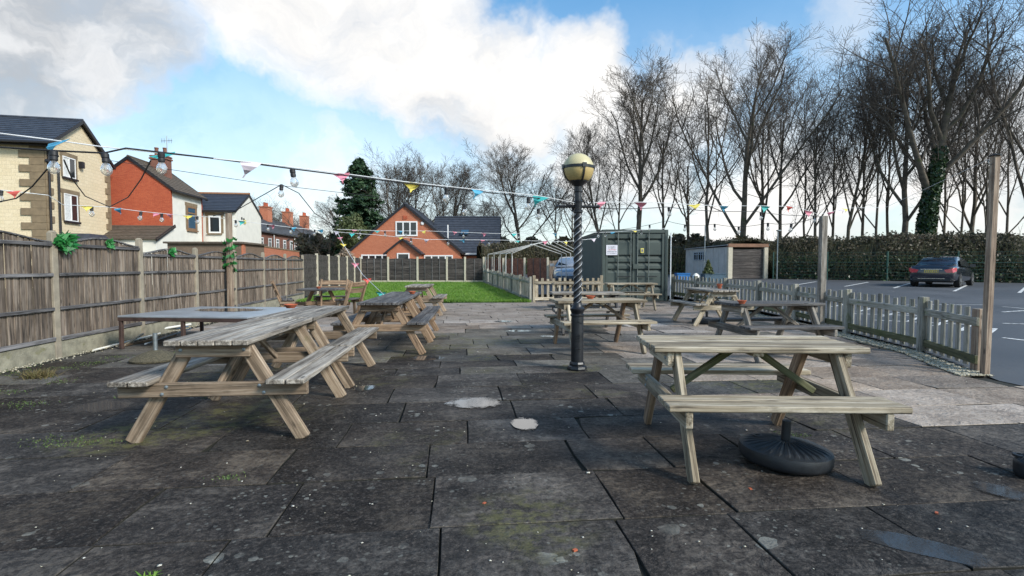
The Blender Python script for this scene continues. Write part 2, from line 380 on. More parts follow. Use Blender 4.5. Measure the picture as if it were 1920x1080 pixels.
m_plain('ink_grey', (.16, .15, .19), .6, bmp=0); m_plain('ink_red', (.55, .12, .13), .6, bmp=0)
m_plain('sign_yellow', (.68, .60, .14), .4, var=.05, bmp=0)
m_plain('tube_white', (.5, .49, .46), .4, var=.1, scale=4)
m_plain('render_white', (.70, .68, .61), .9, var=.07, scale=1.6, bmp=.25, dirt=((.46, .44, .37), .68))
m_brick('stone_cream', (.66, .54, .35), (.74, .62, .43), (.52, .43, .29), .42, .21, .012, bs=.35, patch=.08)
m_plain('stone_brown', (.21, .155, .095), .9, var=.2, scale=3, bmp=.4)
m_brick('brick_red', (.36, .058, .024), (.48, .105, .042), (.27, .11, .07), patch=.2)
m_brick('brick_orange', (.43, .125, .06), (.54, .185, .095), (.33, .19, .13), patch=.06)
m_brick('brick_old', (.16, .06, .04), (.26, .10, .065), (.17, .12, .09), patch=.3)
m_brick('brick_brown', (.15, .10, .07), (.2, .14, .095), (.13, .10, .075), patch=.4)
m_plain('tile_slate', (.040, .046, .060), .55, var=.28, scale=3, bmp=.3)
m_plain('tile_brown', (.10, .078, .058), .85, var=.4, scale=5, bmp=.5)
m_plain('tile_grey', (.055, .058, .064), .7, var=.3, scale=4, bmp=.3)
m_plain('ridge_clay', (.30, .15, .08), .8, var=.2)
m_plain('fascia', (.014, .013, .016), .5, var=.1)
m_plain('upvc', (.80, .80, .79), .35, var=.03, bmp=0)
m_plain('old_frame', (.22, .13, .07), .7, var=.2)
m_plain('curtain', (.62, .62, .60), .9, var=.2, scale=9, bmp=0)
m, nt, b = newmat('glass_dark'); b.inputs['Base Color'].default_value = (.018, .022, .026, 1); b.inputs['Roughness'].default_value = .06; b.inputs['Specular IOR Level'].default_value = .7
m, nt, b = newmat('glass_sky'); b.inputs['Base Color'].default_value = (.04, .09, .14, 1); b.inputs['Roughness'].default_value = .08; b.inputs['Specular IOR Level'].default_value = .9
m, nt, b = newmat('bulb_glass'); b.inputs['Base Color'].default_value = (.85, .86, .84, 1); b.inputs['Roughness'].default_value = .08
b.inputs['Transmission Weight'].default_value = .85; b.inputs['IOR'].default_value = 1.25; b.inputs['Alpha'].default_value = .55
def m_water(name, refl, alpha):
    m, nt, b = newmat(name); pos = nt.add('ShaderNodeNewGeometry').outputs['Position']; g = nt.add('ShaderNodeTexCoord').outputs['Generated']
    d = nt.vmath('LENGTH', nt.vmath('MULTIPLY', nt.vmath('SUBTRACT', g, (.5, .5, .5)), (2, 2, 0)))
    d = nt.math('ADD', d, nt.math('MULTIPLY_ADD', nt.noise(pos, 9, 6, .7), 1.3, -.65))
    nt.set(b.inputs['Base Color'], (.06, .063, .068)); nt.set(b.inputs['Roughness'], nt.math('MULTIPLY_ADD', nt.smooth(d, .5, 1.), .25, .04)); b.inputs['IOR'].default_value = 1.4
    b.inputs['Specular IOR Level'].default_value = .6; b.inputs['Coat Weight'].default_value = refl; b.inputs['Coat IOR'].default_value = 1.7; b.inputs['Coat Roughness'].default_value = .05
    nt.set(b.inputs['Alpha'], nt.math('MULTIPLY', nt.smooth(d, 1.0, .68), alpha)); bump(nt, b, nt.noise(pos, 30, 2), .02, .002)
m_water('water', 1., .95); m_water('water_dull', .2, .6)
def m_asphalt():
    m, nt, b = newmat('asphalt'); p = nt.add('ShaderNodeNewGeometry').outputs['Position']
    n = nt.noise(p, .35, 6, .6); n2 = nt.noise(p, 70, 3)
    nt.set(b.inputs['Base Color'], nt.ramp(nt.math('MULTIPLY_ADD', n, .7, nt.math('MULTIPLY', n2, .3)), [(.3, (.04, .043, .048)), (.7, (.10, .105, .115))]))
    nt.set(b.inputs['Roughness'], nt.math('MULTIPLY_ADD', n, .5, .38)); bump(nt, b, n2, .5, .006)
    m, nt, b = newmat('road_paint'); p = nt.add('ShaderNodeNewGeometry').outputs['Position']
    nt.set(b.inputs['Base Color'], nt.ramp(nt.noise(p, 11, 6, .7), [(.38, (.16, .16, .16)), (.52, (.74, .74, .72))])); b.inputs['Roughness'].default_value = .6
m_asphalt()
def m_lawn():
    m, nt, b = newmat('lawn'); p = nt.add('ShaderNodeNewGeometry').outputs['Position']
    n = nt.noise(p, .5, 5); n2 = nt.noise(p, 16, 5, .7)
    nt.set(b.inputs['Base Color'], nt.ramp(nt.math('MULTIPLY_ADD', n, .6, nt.math('MULTIPLY', n2, .4)), [(.33, (.05, .12, .016)), (.5, (.11, .25, .028)), (.68, (.19, .34, .05))]))
    b.inputs['Roughness'].default_value = .8; bump(nt, b, n2, 1., .03)
m_lawn()
m_leaf('grass_blade', [(.05, .11, .016), (.12, .26, .028), (.2, .34, .05), (.2, .24, .08)], .5, 1.5, .3)
m_leaf('weed', [(.05, .09, .02), (.09, .15, .035), (.16, .17, .06)], .6, 8, .2)
m_leaf('dry_weed', [(.10, .075, .03), (.18, .14, .06), (.10, .12, .03)], .7, 8, .2)
m_leaf('hedge_leaf', [(.010, .013, .006), (.03, .031, .012), (.07, .063, .028), (.088, .062, .04), (.036, .042, .015)], .55, .5)
m_leaf('hedge_green', [(.010, .02, .010), (.025, .05, .018), (.06, .10, .028), (.05, .07, .02)], .45, .6)
m_leaf('ivy_leaf', [(.008, .02, .008), (.02, .05, .014), (.05, .09, .025)], .35, 1.2)
m_leaf('conifer_leaf', [(.008, .026, .012), (.026, .066, .028), (.07, .125, .045)], .6, .9, .15)
m_leaf('bush_leaf', [(.04, .06, .02), (.085, .11, .035), (.14, .15, .06)], .6, 1., .2)
m_leaf('pampas', [(.36, .27, .2), (.5, .4, .3), (.3, .2, .13)], .8, 3., .3)
m_leaf('garland_leaf', [(.008, .07, .015), (.02, .17, .035), (.06, .28, .07)], .4, 12., .2)
m_leaf('debris', [(.55, .52, .42), (.4, .36, .26), (.62, .6, .54), (.26, .2, .12)], .8, 20., 0.)
m_plain('bark', (.11, .09, .068), .95, var=.4, scale=5, bmp=.6, dirt=((.07, .085, .03), .56))
m_plain('twig', (.10, .083, .068), .9, var=.35, scale=1.2, bmp=0)
m_plain('bank', (.035, .035, .018), .95, var=.6, scale=1.2, bmp=.6)
m_plain('mesh_green', (.012, .065, .05), .5, var=.2)
m_plain('cable', (.014, .014, .016), .6, bmp=0); m_plain('tape_white', (.66, .67, .68), .6, bmp=0)
for nme, c in (('flag_teal', (.05, .42, .40)), ('flag_pink', (.72, .26, .34)), ('flag_yellow', (.72, .60, .12)), ('flag_blue', (.07, .34, .52)), ('flag_red', (.62, .11, .09)), ('flag_pale', (.62, .55, .62))):
    m_plain(nme, c, .7, var=.12, bmp=0)
m_plain('car_paint', (.012, .014, .024), .22, var=.05, bmp=0, coat=1.); m_plain('car_silver', (.26, .30, .36), .25, .3, var=.05, bmp=0, coat=1.)
m_plain('tyre', (.012, .012, .012), .85, bmp=0); m_plain('rim', (.55, .56, .58), .3, .8, bmp=0); m_plain('chrome', (.75, .77, .8), .15, 1., var=.02, bmp=0)
m_plain('tail_red', (.55, .03, .05), .2, var=.2, scale=14, bmp=0, coat=1.); m_plain('plate_yellow', (.62, .46, .09), .4, var=.05, bmp=0)
m_plain('blue_plastic', (.012, .13, .36), .4, bmp=0); m_plain('planter_blue', (.035, .075, .11), .6, bmp=.1)
m_plain('garage_wall', (.46, .45, .43), .9, var=.12, scale=2.2, bmp=.3, dirt=((.25, .25, .2), .62)); m_plain('garage_roof', (.3, .31, .32), .9, var=.2, scale=3)
m_plain('garage_brown', (.22, .12, .075), .9, var=.25, scale=5)
m_plain('drain_plastic', (.07, .08, .09), .35, var=.2)

# ================================================================== SETTING
TH = math.atan(100/F)                        # the patio runs away a little to the left of the view
CT, ST = math.cos(TH), math.sin(TH)
def PA(b, a, z=0.): return Vector((b*CT-a*ST, b*ST+a*CT, z))
gm = MB(); gm.add([(-500, -300, -.12), (500, -300, -.12), (500, 700, -.12), (-500, 700, -.12)], [(0, 1, 2, 3)])
tag(gm.obj('ground', 'earth'), kind='structure')
# right fence line (picket fence) and left fence line
RF = [(5.35, 5.8), (5.85, 7.3), (6.15, 10.4), (6.25, 13.7), (5.65, 18.2)]
def rf_x(y):
    if y <= RF[0][1]: return RF[0][0]+.35*(RF[0][1]-y)*.3
    for (x0, y0), (x1, y1) in zip(RF, RF[1:]):
        if y <= y1: return x0+(x1-x0)*(y-y0)/(y1-y0)
    return RF[-1][0]
def lf_x(y): return -5.38-.1134*y
# ---- patio: bed and slabs
patio = MB()
ys = np.linspace(-1, 18.2, 40)
vs = [];
for y in ys: vs += [(lf_x(y)-.1, y, -.02), (7.5 if y < 5.2 else rf_x(y)+.02, y, -.02)]
patio.add(vs, [(2*i, 2*i+1, 2*i+3, 2*i+2) for i in range(len(ys)-1)])
patio = tag(patio.obj('patio', 'joint_soil'), kind='structure')
SL = []
rows = [.55, 1.2, 1.86, 2.43, 3.03, 3.6, 4.14]
while rows[-1] < 18: rows.append(rows[-1]+random.choice((.42, .56, .58, .6)))
sr = random.Random(21)
for a0, a1 in zip(rows, rows[1:]):
    ac = (a0+a1)/2; b = -6.3+sr.random()*.5
    if ac > 2: b = -5.2
    while True:
        ln = sr.choice((.58, .75, .85, .88, .9, .95, 1.05)); b1 = b+ln
        w0 = PA(b, ac); lim = 7.2 if w0.y < 5.3 else rf_x(PA(b1, ac).y)-.28
        X1 = PA(b1, ac).x
        if PA(b+.15, ac).x > lim: break
        if X1 > lim: b1 = b+max(.2, (lim-w0.x)/CT)
        c = PA((b+b1)/2, ac)
        if not (c.y > 17.15 and c.x < .75): SL.append((b, b1, a0, a1, c))
        b = b1
        if X1 > lim: break
def slabtype(c):
    x, y = c.x, c.y
    if y > 10.0+sr.uniform(-.5, .5) and x < 1.2: return 'slab_pale'
    if x > 1.3 and y > 4.2:
        if x > 2.1 or y < 5.6: return 'slab_pale' if sr.random() < .88 else 'slab_brown'
        return 'slab_brown' if sr.random() < .55 else 'slab_pale'
    if x > .2 and y > 6.6: return 'slab_brown'
    if y > 5.2 and sr.random() < (y-5.0)/4.5: return 'slab_brown'
    return 'slab_dark'
SL.sort(key=lambda s: s[4].y)
def slabmesh(b, b1, a0, a1, dst=None, ox=0, oy=0, oz=0.):
    g = .0025+sr.random()*.004; bx0, bx1, ay0, ay1 = b+g-ox, b1-g-ox, a0+g-oy, a1-g-oy
    j = lambda: sr.uniform(-.005, .005)
    mx, my = (bx0+bx1)/2+sr.uniform(-.1, .1), (ay0+ay1)/2
    out = [(bx0+j(), ay0+j()), (mx, ay0+j()), (bx1+j(), ay0+j()), (bx1+j(), my), (bx1+j(), ay1+j()), (mx+j(), ay1+j()), (bx0+j(), ay1+j()), (bx0+j(), my)]
    tx, ty = sr.uniform(-.006, .006), sr.uniform(-.006, .006)
    if sr.random() < .3 and len(out) > 0:    # a broken corner
        k = sr.choice((0, 2, 4, 6)); cx, cy = (bx0+bx1)/2, my; q = sr.uniform(.03, .09)
        px, py = out[k]; out[k] = (px+(cx-px)*q, py+(cy-py)*q)
    cx, cy = (bx0+bx1)/2, (ay0+ay1)/2; n = 8; vs = []
    for ins, dz in ((0., -.03), (0., -.004), (.003, 0.)):
        for x, y in out:
            d = math.hypot(cx-x, cy-y); z = dz+(0 if dz < -.02 else tx*(x-cx)+ty*(y-cy))
            vs.append((x+(cx-x)/d*ins, y+(cy-y)/d*ins, z+oz))
    fs = [(i, (i+1) % n, n+(i+1) % n, n+i) for i in range(n)]+[(n+i, n+(i+1) % n, 2*n+(i+1) % n, 2*n+i) for i in range(n)]+[tuple(range(2*n, 3*n))]
    (dst or MB()).add(vs, fs) if dst else None
    if dst is None: mb = MB(); mb.add(vs, fs); return mb
def soil_edges(o):
    o.data.materials.append(M('joint_soil'))
    for k, p in enumerate(o.data.polygons): p.material_index = 1 if k % 17 < 8 else 0
rest = {}
for i, (b, b1, a0, a1, c) in enumerate(SL):
    t = slabtype(c); oz = sr.uniform(-.0035, .0035)
    if i < 300:
        o = slabmesh(b, b1, a0, a1, None, (b+b1)/2, (a0+a1)/2).obj('paving_slab', t, patio, loc=PA((b+b1)/2, (a0+a1)/2, oz), rot=TH); soil_edges(o)
    else:
        slabmesh(b, b1, a0, a1, rest.setdefault(t, MB()), 0, 0, oz)
for t, mb in rest.items(): soil_edges(tag(mb.obj('paving_slab', t, patio, rot=TH), kind='stuff'))
# ---- lawn
lm = MB(); nx, ny = 14, 16; vs = []
for j in range(ny+1):
    y = 17.32+j/ny*13.0
    x0, x1 = lf_x(y)+.12, .62-(y-17.32)/13*2.42
    for i in range(nx+1): vs.append((x0+(x1-x0)*i/nx, y, lawnz(y)+.012+random.uniform(-.012, .012)+(0 if j else -.03)))
lm.add(vs, [(j*(nx+1)+i, j*(nx+1)+i+1, (j+1)*(nx+1)+i+1, (j+1)*(nx+1)+i) for j in range(ny) for i in range(nx)])
tag(lm.obj('lawn', 'lawn', smooth='all'), kind='structure')
n = 90000; y = 17.24+13*rng.random(n)**1.7; x0 = -5.38-.1134*y+.12; x1 = .62-(y-17.32)/13*2.42; x = x0+(x1-x0)*rng.random(n)
z = np.clip(.018*(y-17.3), 0, .22)+.005; y = np.maximum(y, 17.3+.05*np.sin(x*7.)+.04*np.sin(x*17.+1)+.05*rng.normal(size=n)); hgt = (.04+.06*rng.random(n))*(1+.35*np.sin(x*2.3+y*1.1)*np.sin(y*1.9)); a = rng.random(n)*6.28; wd = .006+.008*rng.random(n)
v = np.empty((n, 3, 3)); v[:, 0] = np.c_[x-np.cos(a)*wd, y-np.sin(a)*wd, z]; v[:, 1] = np.c_[x+np.cos(a)*wd, y+np.sin(a)*wd, z]
v[:, 2] = np.c_[x+rng.normal(size=n)*.025, y+rng.normal(size=n)*.025, z+hgt]
g = npmesh('grass', v.reshape(-1, 3), np.arange(n*3).reshape(-1, 3), 'grass_blade'); tag(g, 'short bright green grass on the small lawn', 'grass', kind='stuff')
# ---- car park, sloping gently up
cp = MB(); pts = []
YC = [4.4, 5.2, 5.6, 6.2, 7.3, 8.5, 10.4, 12, 13.7, 15, 16.5, 18.1, 18.2, 19, 19.01, 30, 50, 75]; N_ = len(YC)-1
for y in YC:
    xl = rf_x(y)-.05 if y < 18.15 else (5.5 if y <= 19 else .9)
    zc_ = CPS*(y-3)-.004 if y > 5.7 else -.013; pts += [(xl, y, zc_), (70, y, zc_)]
cp.add(pts, [(2*i, 2*i+1, 2*i+3, 2*i+2) for i in range(N_)])
tag(cp.obj('car_park', 'asphalt'), kind='structure')
paint = MB()
def stripe(p, q, wd=.1):
    d = (q-p); d.z = 0; d.normalize(); s = Vector((-d.y, d.x, 0))*wd/2
    paint.add([p-s, p+s, q+s, q-s], [(3, 2, 1, 0)])
for u0, v0, u1, v1 in ((1494, 534, 1530, 528), (1584, 537, 1628, 529), (1676, 540, 1706, 531), (1789, 546, 1814, 534), (1911, 549, 1924, 538)):
    stripe(GC(u0, v0, .002), GC(u1, v1, .002), .11)
for u0, v0, u1, v1 in ((1748, 571, 1850, 571.5), (1880, 575, 1940, 580), (1880, 585, 1940, 581), (1880, 606, 1940, 608), (1700, 588, 1860, 596), (1640, 600, 1850, 610), (1600, 588, 1760, 593), (1880, 633, 1940, 640), (1580, 570, 1720, 572)):
    stripe(GC(u0, v0, .002), GC(u1, v1, .002), .09)
for k in range(7):
    p = GC(1560+k*48, 575+k*9, .003); stripe(p, p+Vector((1.0, .9, CPS*.9)), .08)
po = paint.obj('parking_line', 'road_paint'); tag(po, kind='structure')
# ---- gravel strips
def stones(name, P, size, mat, label, cat, flat=.6):
    n = len(P); vs = np.array([(1, 0, 0), (0, 1, 0), (-1, 0, 0), (0, -1, 0), (0, 0, flat), (0, 0, -flat)], float)
    ang = rng.random(n)*6.28; s = size*(.5+rng.random(n)); c, q = np.cos(ang), np.sin(ang)
    V = vs[None]*np.stack([s, s*(.6+.4*rng.random(n)), s], 1)[:, None, :]
    V = np.stack([V[..., 0]*c[:, None]-V[..., 1]*q[:, None], V[..., 0]*q[:, None]+V[..., 1]*c[:, None], V[..., 2]], 2)+P[:, None, :]
    f = np.array([(0, 1, 4), (1, 2, 4), (2, 3, 4), (3, 0, 4), (1, 0, 5), (2, 1, 5), (3, 2, 5), (0, 3, 5)])
    Fc = (f[None]+6*np.arange(n)[:, None, None]).reshape(-1, 3)
    return tag(npmesh(name, V.reshape(-1, 3), Fc, mat), label, cat, kind='stuff')
gb = MB(); vs = []
for y in np.linspace(5.75, 18.1, 24): vs += [(rf_x(y)-.34, y, -.004), (rf_x(y)+.06, y, .012)]
gb.add(vs, [(2*i, 2*i+1, 2*i+3, 2*i+2) for i in range(23)]); tag(gb.obj('gravel_strip', 'gravel_bed'), kind='structure')
n = 9000; y = 5.75+12*rng.random(n)**1.3; x = np.array([rf_x(t) for t in y])-.33+.36*rng.random(n)
stones('gravel', np.c_[x, y, .008+.01*rng.random(n)], .016, 'stones', 'loose buff gravel along the foot of the picket fence', 'gravel')
n = 900; y = 3.5+13*rng.random(n)**1.4; x = -5.38-.1134*y+.06+np.abs(rng.normal(size=n))*.1
stones('grit', np.c_[x, y, .004+.006*rng.random(n)], .013, 'stones', 'scattered grit and stones along the foot of the board fence', 'gravel')
n = 420; y = 1.3+9*rng.random(n)**1.2; x = (rng.random(n)-.5)*1.9*y
x = np.clip(x, -5.38-.1134*y+.2, 5.2)
stones('debris', np.c_[x, y, .003+.003*rng.random(n)], .006, 'debris', 'tiny pale leaf crumbs and chips strewn over the slabs', 'debris', .3)
n = 26; y = 1.6+7*rng.random(n); x = (rng.random(n)-.5)*1.8*y
stones('leaf_litter', np.c_[x, y, .005+.003*rng.random(n)], .013, 'debris', 'pale dead leaf scraps lying on the paving', 'leaf litter', .15)
# orange chips
for u, v, wh in ((1407, 918, 'in front of the black parasol base'), (1078, 1033, 'at the bottom centre'), (1756, 963, 'near the long corner puddle'), (908, 945, 'left of the bottom centre')):
    p = G(u, v); mb = MB(); mb.box((0, 0, .004), (.02, .013, .007)); tag(mb.obj('clay_chip', 'terracotta', loc=p, rot=u*.7), 'tiny orange clay chip on the dark paving '+wh, 'chip', 'orange clay chips on the paving')
# weeds
def blades(u, v, rad, n, hgt):
    p = G(u, v); P = np.c_[p.x+rng.normal(size=n)*rad*.5, p.y+rng.normal(size=n)*rad*.32, np.zeros(n)]
    V = np.empty((n, 3, 3)); a = rng.random(n)*6.28; wd = .003+.004*rng.random(n)
    V[:, 0] = P+np.c_[np.cos(a)*wd, np.sin(a)*wd, 0*a]; V[:, 1] = P-np.c_[np.cos(a)*wd, np.sin(a)*wd, 0*a]
    V[:, 2] = P+np.c_[rng.normal(size=n)*hgt*.6, rng.normal(size=n)*hgt*.6, hgt*(.3+.7*rng.random(n))]; return V.reshape(-1, 3)
def tuft(name, V, mat, label, kind=None): return tag(npmesh(name, V, np.arange(len(V)).reshape(-1, 3), mat), label, 'weed', kind=kind)
tuft('grass_tuft', blades(70, 708, .15, 420, .11), 'dry_weed', 'brownish grass tuft growing by the concrete board at far left')
tuft('grass_tuft', blades(282, 1082, .025, 40, .03), 'grass_blade', 'bright green grass tuft at the bottom edge of the paving')
V = [blades(u, v, r_, int(500*r_), .016) for u, v, r_ in [(25, 700, .3), (120, 690, .3), (112, 715, .2), (180, 680, .25), (330, 662, .2), (190, 830, .2), (95, 826, .2), (130, 830, .2), (430, 895, .09), (395, 745, .1), (1500, 817, .1), (1475, 815, .1), (215, 670, .2), (20, 735, .2), (40, 760, .25), (230, 745, .1), (10, 690, .4)]]
tuft('weeds', np.concatenate(V), 'weed', 'small green weeds and moss sprouting in the paving joints', 'stuff')
# puddles
def puddle(u0, u1, vc, hv, label, mt='water', rot=0.):
    a, b_ = G(u0, vc), G(u1, vc); c = (a+b_)/2; rx = (b_-a).length/2; ry = abs(G(u0, vc-hv).y-G(u0, vc+hv).y)/2
    rr = random.Random(u0); ph = [rr.random()*6.28 for _ in range(4)]; n = 40; vs = []
    for i in range(n):
        t = 2*math.pi*i/n; q = 1+.10*math.sin(2*t+ph[0])+.07*math.sin(3*t+ph[1])+.05*math.sin(5*t+ph[2])
        x, y = rx*q*math.cos(t), ry*q*math.sin(t); vs.append((x*math.cos(rot)-y*math.sin(rot), x*math.sin(rot)+y*math.cos(rot), 0))
    mb = MB(); lo = [(x*.97, y*.97, -.012) for x, y, z in vs]
    mb.add(vs+lo, [tuple(range(n))]+[(i+n, (i+1) % n+n, (i+1) % n, i) for i in range(n)])
    tag(mb.obj('puddle', mt, loc=(c.x, c.y, .0065)), label, 'puddle', 'puddles on the paving')
puddle(832, 948, 756, 10, 'bright puddle in the middle of the dark paving')
puddle(957, 1010, 795, 13, 'small round bright puddle nearest the centre front')
puddle(118, 252, 763, 13, 'grey puddle left of the near left picnic table', 'water_dull')
puddle(765, 834, 672, 5, 'thin puddle right of the left picnic tables')
puddle(1835, 1915, 920, 17, 'puddle at the right edge below the dark disc', 'water_dull')
puddle(1600, 1860, 1028, 20, 'long blue grey puddle at the bottom right corner', 'water_dull', rot=-.62)
puddle(660, 705, 729, 6, 'puddle at the foot of the left table leg')
puddle(928, 962, 603, 2, 'small far puddle at the edge of the pale paving')
puddle(950, 1000, 621, 2.4, 'far thin puddle left of the lamp post')
puddle(1010, 1044, 631, 2, 'thin puddle by the table leg behind the lamp post')
puddle(1092, 1128, 647, 3, 'thin puddle right of the lamp post')
puddle(312, 400, 738, 5, 'puddle beneath the near left picnic table')

# ================================================================== FENCES
# ---- left fence: arched feather-edge panels between concrete posts, then dark lap panels
dl = Vector((-.1134, 1, 0)).normalized(); LFR = frame(dl)
def LF(k, z=0., off=0.):                    # post k along the fence line, off = towards the patio
    y = 6.96+1.92*k; return Vector((lf_x(y), y, z))+Vector((dl.y, -dl.x, 0))*off
lf = thing('board_fence', 'weathered brown board fence with arched panels and concrete posts along the left', 'fence', LF(0))
O = LF(0)
for k in range(-2, 7):
    zt = 1.70 if k <= 1 else 1.60; p = LF(k)-O
    piece('post', lf, p+Vector((0, 0, -.1)), p+Vector((0, 0, zt-.02)), .07, .105, 'concrete_post', up=dl)
    mb = MB(); mb.lathe([(.05, 0), (.05, .012), (.02, .03)], 4, fun=None); c_ = mb.obj('post_cap', 'concrete_post', lf, loc=p+Vector((0, 0, zt-.02)), rot=R(45)+math.atan2(dl.y, dl.x))
for k in range(-2, 6):
    zs = 1.575 if k <= 0 else 1.47; pk = .10; y0 = .22
    A, B = LF(k)-O, LF(k+1)-O; d = (B-A); L_ = d.length; d.normalize(); nrm = Vector((d.y, -d.x, 0))
    block('gravel_board', lf, (A+B)/2+Vector((0, 0, .09)), (L_-.1, .05, .26), 'gravel_board', frame(d))
    nb = 18; wb = (L_-.11)/nb
    for i in range(nb):
        s = .055+(i+.5)*wb; t = (s/L_-.5)*2; zt = zs-.03+pk*(math.cos(t*math.pi)*.5+.5)
        h_ = zt-y0; q = A+d*s+nrm*(.004+random.uniform(-.003, .003)); dx = random.uniform(-.004, .004)
        zq = round(h_, 2)
        o = piece('board', lf, q+Vector((0, 0, y0)), q+Vector((dx, 0, y0+zq)), round(wb*1.06, 3), .014, 'fence_board', up=nrm+d*.13)
    for zr in (.25, .66, 1.12, zs-.05):
        piece('rail', lf, A+d*.055+nrm*.03+Vector((0, 0, zr)), B-d*.055+nrm*.03+Vector((0, 0, zr+random.uniform(-.006, .006))), .035, .045 if zr > .3 else .055, 'fence_rail')
    cap = MB(); pts = []
    for i in range(13):
        s = .05+(L_-.1)*i/12; t = (s/L_-.5)*2; pts.append(A+d*s+nrm*.01+Vector((0, 0, zs-.018+pk*(math.cos(t*math.pi)*.5+.5))))
    for p, q in zip(pts, pts[1:]): cap.beam(p, q, .045, .018)
    cap.obj('cap_strip', 'fence_rail', lf)
# ---- dark lap panels
def lap_panel(parent, A, B, z0, z1, mat, posts='concrete_pale', battens=3, nslat=9, sag=.03):
    d = (B-A); L_ = d.length; d.normalize(); nrm = Vector((d.y, -d.x, 0))
    if nrm.y > 0: nrm = -nrm
    pan = MB(); hs = (z1-z0)/nslat
    for i in range(nslat):
        z = z0+hs*(i+.5); tl = random.uniform(-.006, .006)
        pan.beam(A+d*.05+Vector((0, 0, z))+nrm*.012*(i % 2), B-d*.05+Vector((0, 0, z+tl))+nrm*.012*(i % 2), .012, hs*1.12)
    top = [A+d*(.05+(L_-.1)*i/6)+Vector((0, 0, z1+sag*math.sin(math.pi*i/6))) for i in range(7)]
    for p, q in zip(top, top[1:]): pan.beam(p-Vector((0, 0, .03)), q-Vector((0, 0, .03)), .02, .07)
    pan.obj('lap_panel', mat, parent)
    for i in range(1, battens+1):
        q = A+d*(L_*i/(battens+1))+nrm*.03; piece('batten', parent, q+Vector((0, 0, z0)), q+Vector((0, 0, z1)), .035, .018, 'fence_rail', up=nrm)
O = LF(6); df = thing('lap_fence', 'dark lap panel fence with pale concrete posts enclosing the lawn', 'fence', O)
for k in range(6, 12):
    A, B = LF(k)-O, LF(k+1)-O; g0 = lawnz(LF(k).y)
    lap_panel(df, A, B, g0+.12, 1.62, 'lap_dark', battens=2)
    if k > 6: piece('post', df, A+Vector((0, 0, -.05)), A+Vector((0, 0, 1.70)), .1, .1, 'concrete_pale', up=dl)
bx = [(672, 30.0), (728, 30), (783, 30), (838, 30), (872, 30), (907, 30.1)]
bp = [Vector(((u-960)/F*Y, Y, 0))-O for u, Y in bx]; bp[0] = LF(12)-O
for p, q in zip(bp, bp[1:]):
    lap_panel(df, p, q, .36, 1.60, 'lap_dark', battens=3 if (q-p).length > 1.5 else 1)
    piece('gravel_board', df, p+Vector((.05, 0, .27)), q+Vector((-.05, 0, .27)), .05, .16, 'concrete_pale')
for p in bp: piece('post', df, p+Vector((0, -.0, 0)), p+Vector((0, 0, 1.72)), .11, .11, 'concrete_pale')
# ---- red lap panels beyond the lawn, right
O = Vector((bx[-1][0]-960, 0, 0)); O = Vector(((907-960)/F*30.1, 30.1, 0)); E_ = Vector(((1027-960)/F*26.5, 26.5, 0))
rfn = thing('red_lap_fence', 'reddish brown lap panel fence behind the low fence right of the lawn', 'fence', O)
for i in range(3):
    A, B = (E_-O)*(i/3), (E_-O)*((i+1)/3); lap_panel(rfn, A+Vector((.12, 0, 0)), B, .25, 1.58, 'lap_red', battens=2)
    piece('post', rfn, B, B+Vector((0, 0, 1.64)), .11, .11, 'concrete_pale')
for i in range(5):
    p = (E_-O)*(.04+.11*i)+Vector((0, -.25, 0)); mb = MB(); mb.tube([p, p+Vector((0, 0, 1.72))], .018, 6); mb.obj('pole', 'tube_white', rfn)
vf = thing('slat_fence', 'grey upright board fence between the red panels and the container', 'fence', (2.0, 29.7, 0))
for i in range(16): piece('board', vf, Vector((i*.1+.1, i*.05, .1)), Vector((i*.1+.1, i*.05, 1.5+random.uniform(-.02, .02))), .085, .018, 'fence_board', up=(0, -1, 0))
piece('rail', vf, (.05, .08, 1.3), (1.65, .87, 1.3), .03, .07, 'fence_rail'); piece('rail', vf, (.05, .08, .4), (1.65, .87, .4), .03, .07, 'fence_rail')
# ---- low fence along the lawn and picket front
A0, A1 = Vector((.66, 17.35, 0)), Vector(((908-960)/F*29.8, 29.8, 0))
lw = thing('low_fence', 'low pale close board fence along the right side of the lawn', 'fence', A0)
d = A1-A0; L_ = d.length; dn = d.normalized(); nrm = Vector((-dn.y, dn.x, 0))
nb = 66
for i in range(nb):
    q = dn*(.12+i*(L_-.2)/nb); zg = lawnz(A0.y+q.y); hgt = .80+random.uniform(-.012, .012)
    piece('board', lw, q+Vector((0, 0, zg+.02)), q+Vector((0, 0, zg+round(hgt, 2))), .13, .018, 'picket', up=nrm)
for i in range(8):
    q = dn*(L_*i/7)+nrm*.04; zg = lawnz(A0.y+q.y); piece('post', lw, q+Vector((0, 0, -.05)), q+Vector((0, 0, zg+.86)), .09, .09, 'picket', up=dn)
for i in range(7):
    p, q = dn*(L_*i/7)+nrm*.03, dn*(L_*(i+1)/7)+nrm*.03
    for zr in (.66, .1): piece('rail', lw, p+Vector((0, 0, lawnz(A0.y+p.y)+zr)), q+Vector((0, 0, lawnz(A0.y+q.y)+zr)), .03, .08, 'picket')
